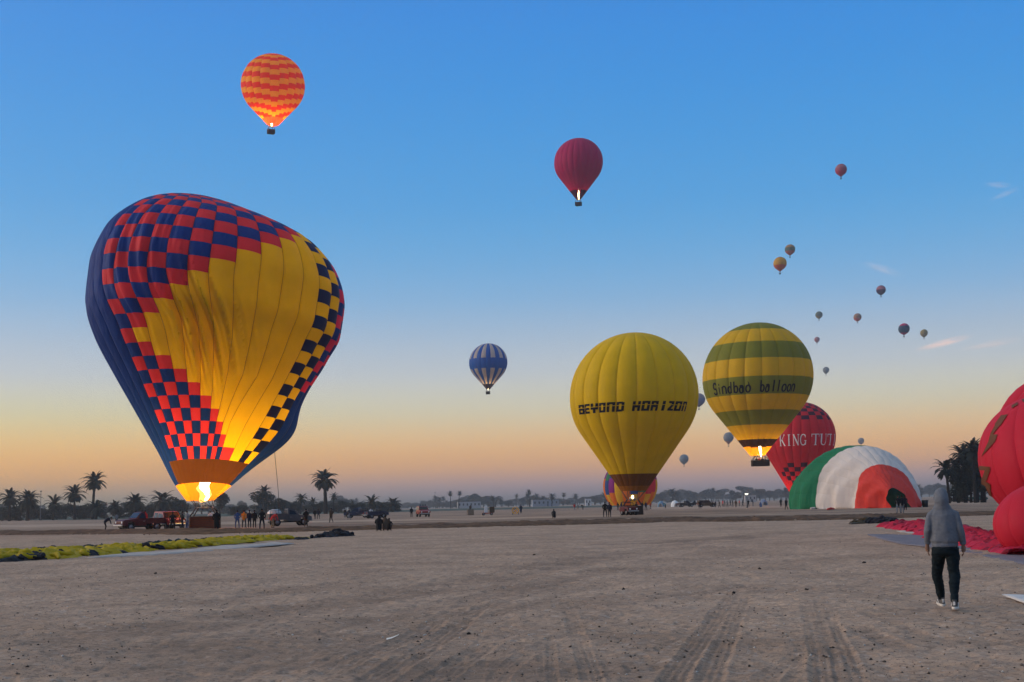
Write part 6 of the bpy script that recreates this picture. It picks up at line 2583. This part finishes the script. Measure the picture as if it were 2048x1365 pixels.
# ------------------------------------------------------------------ people of the field
def build_people():
    T = PI
    person('person in dark clothes bending by the rear of the red pickup', 211, 1062, pose='bend', top='navy', legs='black', face=-1.2)
    person('distant person standing behind the red pickup at the left', 233, 1048, pose='stand', top='grey', legs='black', face=0.4)
    person('person in orange jacket sitting in the bed of the red pickup', 284, 1062, pose='crouch', top='orange', legs='black', face=0.4, z=0.75)
    person('person in black sitting in the bed of the red pickup', 270, 1062, pose='crouch', top='black', legs='black', face=-0.4, z=0.75)
    person('person in red sitting at the cab end of the red pickup bed', 291, 1061.5, pose='crouch', top='red', legs='black', face=0.9, z=0.75)
    person('person in pale grey leaning between red pickup and red jeep', 303, 1060, pose='bend', top='grey', legs='jeans', face=-0.8)
    person('person in black in front of the red jeep door', 345, 1064, pose='wide', top='black', legs='black', face=0.2)
    person('person in black right of the red jeep nose', 364, 1063, pose='walk', top='black', legs='navy', face=-0.9)
    person('man in grey shirt and blue jeans holding the big basket lines', 374, 1062, pose='hold', top='grey', legs='jeans', face=-0.7, hgt=1.82)
    person('person in white top at the right corner of the big basket', 420, 1056, pose='hold', top='white', legs='black', face=0.9)
    person('person in a long black coat right of the big basket', 433, 1064, pose='coat', top='black', legs='black', face=0.3, hgt=1.84)
    person('person in a blue jacket, leftmost of the waiting group', 474.5, 1057, pose='wide', top='blue', legs='jeans', face=0.3)
    person('person in an orange yellow jacket in the waiting group', 488, 1056, pose='wide', top='orange', legs='black', face=-0.2)
    person('person in dark navy right of the orange jacket', 499, 1056, pose='stand', top='navy', legs='black', face=0.2)
    person('person in black, second from the right in the waiting group', 509, 1056, pose='stand', top='black', legs='black', face=0.0)
    person('person in a black coat at the right end of the waiting group', 524, 1060, pose='wide', top='black', legs='black', face=0.1, hgt=1.82)
    person('person in a red jacket leaning over the grey truck load', 545, 1056, pose='bend', top='red', legs='tan', face=-0.7)
    person('person in black behind the red jacket at the grey truck', 551, 1052, pose='stand', top='black', legs='black', face=0.5)
    person('person in dark clothes right of the grey loaded truck', 612, 1054, pose='hold', top='black', legs='brown', face=0.4)
    person('left one of a far pair near the tall middle palm', 630, 1039, pose='stand', top='black', legs='black')
    person('right one of a far pair near the tall middle palm', 637, 1039, pose='wide', top='navy', legs='black')
    person('person walking alone right of the tall middle palm', 662.5, 1046, pose='walk', top='brown', legs='black', face=0.6)
    person('far person left of the dark navy truck', 690, 1036, pose='stand', top='black', legs='black')
    person('person at the tail of the dark navy truck', 698, 1040, pose='walk', top='navy', legs='grey', face=-1.0)
    person('person in white top by the dark open vehicle', 742, 1037, pose='wide', top='white', legs='black', face=0.3)
    person('left crouching figure at the edge of the dirt bank', 758, 1063, pose='crouch', top='black', legs='black', face=0.1, hgt=1.72)
    person('middle crouching figure at the edge of the dirt bank', 770.5, 1062.5, pose='crouch', top='brown', legs='black', face=0.0, hgt=1.68)
    person('right smaller crouching figure at the edge of the dirt bank', 777.5, 1062, pose='crouch', top='black', legs='black', face=-0.3, hgt=1.35)
    person('person in dark clothes left of the red jeep in the middle field', 823, 1035, pose='stand', top='black', legs='black', face=0.2)
    person('person sitting on the wooden crate in the middle field', 941, 1031, pose='crouch', top='brown', legs='black', face=0.4, z=1.05, hgt=1.2)
    person('person beside the yellow inflator fan', 1042, 1027.5, pose='coat', top='navy', legs='black', face=0.2)
    person('lone crouching dark figure in the middle field', 1108.5, 1037, pose='crouch', top='black', legs='black', face=0.3, hgt=1.6)
    person('person in red far left of the rainbow balloon', 1149, 1021, pose='stand', top='red', legs='grey', face=0.2)
    person('person in pale top far left of the rainbow balloon', 1156, 1021, pose='walk', top='grey', legs='tan', face=0.9)
    person('person in black bending left of the rainbow balloon', 1166, 1020, pose='bend', top='black', legs='black', face=0.9)
    person('left one of the dark pair before the plain yellow balloon', 1210.5, 1035, pose='wide', top='black', legs='black', face=0.05, hgt=1.82)
    person('right one of the dark pair before the plain yellow balloon', 1219.5, 1035, pose='stand', top='navy', legs='black', face=-0.1)
    person('person at the dark basket of the plain yellow balloon', 1273, 1029, pose='hold', top='brown', legs='tan', face=0.7)
    person('person in dark red walking right of the plain yellow basket', 1301, 1019, pose='walk', top='red', legs='black', face=-0.8)
    person('person beside the pale blue dome tent', 1331, 1017, pose='bend', top='teal', legs='black', face=0.7)
    person('man standing alone before the far crowd', 1400, 1018.5, pose='wide', top='black', legs='black', hgt=1.8)
    cols = ['black', 'navy', 'brown', 'red', 'black', 'grey', 'navy', 'black', 'brown', 'red', 'black', 'black', 'navy']
    g = 'far crowd by the lamp mast'
    for i, x in enumerate((1425, 1431, 1439, 1446, 1450, 1455, 1461, 1466, 1472, 1479, 1486, 1497, 1506)):
        person('small figure in the far crowd by the lamp mast', x, 1014 - 0.02 * (x - 1440) + (i % 3) * 0.8, pose=('stand', 'wide', 'walk', 'hold')[i % 4], top=cols[i], legs='black', face=RNG.uniform(-2, 2), group=g)
    g2 = 'people around the plain yellow balloon basket'
    for i, x in enumerate((1236, 1243, 1285, 1292)):
        person('small dark figure close to the rainbow balloon', x, 1021 + (i % 2), pose=('stand', 'wide')[i % 2], top=('black', 'navy')[i % 2], legs='black', face=RNG.uniform(-1, 1), group=g2)
    person('person in black with a bag left of the tricolour balloon', 1562, 1014, pose='coat', top='black', legs='black', face=0.2)
    person('person walking beside the green end of the tricolour balloon', 1573, 1020, pose='walk', top='black', legs='black', face=0.3)
    person('person in blue sitting low left of the tricolour balloon', 1522, 1015, pose='crouch', top='blue', legs='blue', face=0.9)
    person('left man in black before the red mouth of the tricolour balloon', 1797.5, 1027, pose='wide', top='black', legs='grey', face=0.1)
    person('middle man in black before the red mouth of the tricolour balloon', 1805, 1026.5, pose='stand', top='black', legs='grey', face=0.0)
    person('right man in a dark coat before the red mouth of the tricolour balloon', 1811, 1021, pose='coat', top='black', legs='black', face=-0.3)
    person('distant person beside the white truck at the right', 1911, 1004, pose='stand', top='black', legs='black', face=0.3)


build_people()


# ------------------------------------------------------------------ the hooded man walking away in the foreground
def ruffle(me, amp, scale, seed, stretch=(1, 1, 1)):
    n = len(me.vertices)
    co = np.zeros(n * 3)
    me.vertices.foreach_get('co', co)
    co = co.reshape(-1, 3)
    nr = np.zeros(n * 3)
    me.vertices.foreach_get('normal', nr)
    nr = nr.reshape(-1, 3)
    d = vnoise(co * np.array(stretch), scale, seed) + 0.5 * vnoise(co * np.array(stretch), scale * 2.3, seed + 5)
    co = co + nr * (amp * d)[:, None]
    me.vertices.foreach_set('co', co.ravel())
    me.update()


def build_man():
    p = gnd(1891, 1218)
    root = empty('person', (p.x, p.y, 0), -math.atan2(p.x, p.y))
    tag(root, 'man in grey hoodie with hood up and dark trousers walking away over the sand', 'person')
    cx = 0.05
    # body: one skin
    b = MB()
    b.ell((cx - 0.015, 0.045, 1.63), (0.076, 0.095, 0.115))
    b.ell((cx - 0.015, 0.14, 1.615), (0.014, 0.02, 0.025))
    b.tube([(cx, 0.0, 1.42), (cx - 0.01, 0.02, 1.58)], [0.055, 0.05], 12)
    b.loft([(cx, 0, 0.86, 0.14, 0.09), (cx, 0, 1.05, 0.14, 0.09), (cx, 0.01, 1.3, 0.16, 0.09), (cx, 0.01, 1.42, 0.13, 0.07)], 16)
    lh, rh = (cx - 0.250, 0.05, 0.93), (cx + 0.252, 0.03, 0.92)
    b.tube([(cx - 0.17, 0, 1.38), (cx - 0.227, -0.02, 1.15), lh], [0.045, 0.036, 0.026], 10)
    b.tube([(cx + 0.17, 0, 1.38), (cx + 0.227, -0.03, 1.15), rh], [0.045, 0.036, 0.026], 10)
    for h, s in ((lh, -1), (rh, 1)):
        b.tube([h, (h[0] + 0.004 * s, h[1] + 0.01, h[2] - 0.045), (h[0], h[1] + 0.018, h[2] - 0.095)], [0.026, 0.034, 0.030], 10)
        for k, (dy, ln) in enumerate(((-0.028, 0.062), (-0.010, 0.075), (0.010, 0.080), (0.028, 0.070))):
            a = Vector((h[0], h[1] + 0.016 + dy, h[2] - 0.09))
            m_ = a + Vector((-s * 0.006, 0.006, -ln * 0.55))
            e = m_ + Vector((-s * 0.020, 0.008, -ln * 0.42))
            b.tube([a, m_, e], [0.0095, 0.009, 0.0075], 8)
        a = Vector((h[0], h[1] + 0.035, h[2] - 0.045))
        b.tube([a, a + Vector((-s * 0.012, 0.026, -0.032)), a + Vector((-s * 0.02, 0.034, -0.062))], [0.012, 0.011, 0.008], 8)
    hipL, kneeL, ankL = (cx - 0.085, 0.01, 0.86), (cx - 0.140, 0.30, 0.50), (cx - 0.098, 0.50, 0.13)
    hipR, kneeR, ankR = (cx + 0.090, 0.0, 0.86), (cx + 0.105, 0.05, 0.49), (cx + 0.082, -0.12, 0.12)
    for hp, kn, an in ((hipL, kneeL, ankL), (hipR, kneeR, ankR)):
        b.tube([hp, kn, an, (an[0], an[1] + 0.01, an[2] - 0.05)], [0.075, 0.05, 0.036, 0.04], 12)
        b.tube([(an[0], an[1] - 0.02, an[2] - 0.06), (an[0], an[1] + 0.13, 0.055)], [0.036, 0.028], 10)
    link('body', remeshed(b, 0.0065, 2), SKIN, root)
    # hoodie
    h = MB()
    h.loft([(cx, 0.0, 0.895, 0.178, 0.122), (cx, 0.0, 0.915, 0.186, 0.128), (cx, 0.0, 0.955, 0.184, 0.128), (cx, 0.0, 0.985, 0.200, 0.144), (cx, -0.005, 1.10, 0.190, 0.138), (cx, -0.01, 1.25, 0.180, 0.130), (cx, -0.01, 1.36, 0.188, 0.122), (cx, -0.005, 1.42, 0.160, 0.104), (cx, 0.0, 1.46, 0.115, 0.090), (cx, 0.01, 1.49, 0.10, 0.09)], 28)
    for s, el, wr in ((-1, (cx - 0.228, -0.03, 1.15), (cx - 0.250, 0.045, 0.935)), (1, (cx + 0.228, -0.035, 1.15), (cx + 0.252, 0.025, 0.925))):
        h.tube([(cx + s * 0.11, 0, 1.39), (cx + s * 0.175, 0, 1.36), (cx + s * 0.206, -0.015, 1.26), el, (el[0] * 0.5 + wr[0] * 0.5, (el[1] + wr[1]) / 2, 1.05), (wr[0], wr[1], wr[2] + 0.045), wr], [0.066, 0.066, 0.058, 0.053, 0.050, 0.048, 0.042], 14)
    # hood
    h.ell((cx - 0.012, 0.025, 1.625), (0.108, 0.122, 0.138), n=22, k=14)
    h.ell((cx - 0.010, -0.030, 1.575), (0.104, 0.098, 0.120), n=20, k=12)
    h.loft([(cx, 0.0, 1.43, 0.145, 0.10), (cx - 0.005, 0.0, 1.48, 0.125, 0.105), (cx - 0.01, 0.005, 1.53, 0.105, 0.105), (cx - 0.01, 0.01, 1.60, 0.09, 0.09)], 20)
    me = remeshed(h, 0.0085, 4)
    ruffle(me, 0.012, 8, 3, (1, 1, 0.5))
    ruffle(me, 0.004, 17, 8, (0.5, 0.5, 1.7))
    hm = mat('hoodie_grey', (0.125, 0.134, 0.155), 0.95, scale=30, amount=0.10, bump=0.15, bscale=220)
    hood = link('hoodie', me, hm, root)
    # trousers
    t = MB()
    t.loft([(cx, 0.0, 0.93, 0.165, 0.115), (cx, 0.0, 0.87, 0.182, 0.130), (cx, 0.01, 0.80, 0.184, 0.135), (cx, 0.02, 0.765, 0.14, 0.10)], 22)
    for hp, kn, an in ((hipL, kneeL, ankL), (hipR, kneeR, ankR)):
        hp, kn, an = Vector(hp), Vector(kn), Vector(an)
        t.tube([hp + Vector((0, 0, 0.02)), hp.lerp(kn, 0.3), hp.lerp(kn, 0.7), kn, kn.lerp(an, 0.35) + Vector((0, -0.018, 0)), kn.lerp(an, 0.75), an + Vector((0, 0, -0.015))], [0.104, 0.100, 0.085, 0.079, 0.074, 0.062, 0.056], 16)
    me = remeshed(t, 0.0085, 4)
    ruffle(me, 0.010, 8, 13, (1, 1, 0.7))
    ruffle(me, 0.007, 15, 18, (0.5, 0.5, 1.8))
    link('trousers', me, mat('trouser_dark', (0.006, 0.012, 0.016), 0.85, scale=20, amount=0.2, bump=0.1, bscale=150), root)
    # shoes
    up, so, st = mat('shoe_grey', (0.085, 0.080, 0.078), 0.8, bump=0.2, bscale=90), mat('shoe_sole', (0.55, 0.50, 0.44), 0.7), mat('shoe_stripe', (0.60, 0.57, 0.53), 0.7)
    for an, yaw, pit in ((ankL, 0.28, 0.10), (ankR, -0.12, 0.0)):
        s = MB()
        s.loft([(0, 0.055, 0.030, 0.044, 0.135), (0, 0.055, 0.055, 0.045, 0.134), (0, 0.045, 0.080, 0.041, 0.118), (0, 0.010, 0.105, 0.036, 0.070), (0, -0.015, 0.128, 0.038, 0.046), (0, -0.018, 0.140, 0.036, 0.042)], 20, expo=2.4)
        me = remeshed(s, 0.006, 3)
        o = link('shoe', me, up, root)
        o.location = (an[0], an[1] - 0.0, 0.004)
        o.rotation_euler = (pit, 0, yaw)
        q = MB()
        q.loft([(0, 0.055, 0.0, 0.044, 0.138), (0, 0.055, 0.012, 0.049, 0.145), (0, 0.055, 0.036, 0.048, 0.142), (0, 0.055, 0.040, 0.044, 0.136)], 24, expo=2.4)
        q.build('sole', so, o, True)
        for sd in (-1, 1):
            w = MB()
            w.tube([(sd * 0.043, 0.0, 0.050), (sd * 0.046, 0.035, 0.062), (sd * 0.041, 0.07, 0.088)], 0.007, 6)
            w.build('side_stripe', st, o, True)
        w = MB()
        w.box((0, -0.068, 0.085), (0.028, 0.016, 0.055), bev=0.004)
        w.build('heel_tab', st, o)


build_man()
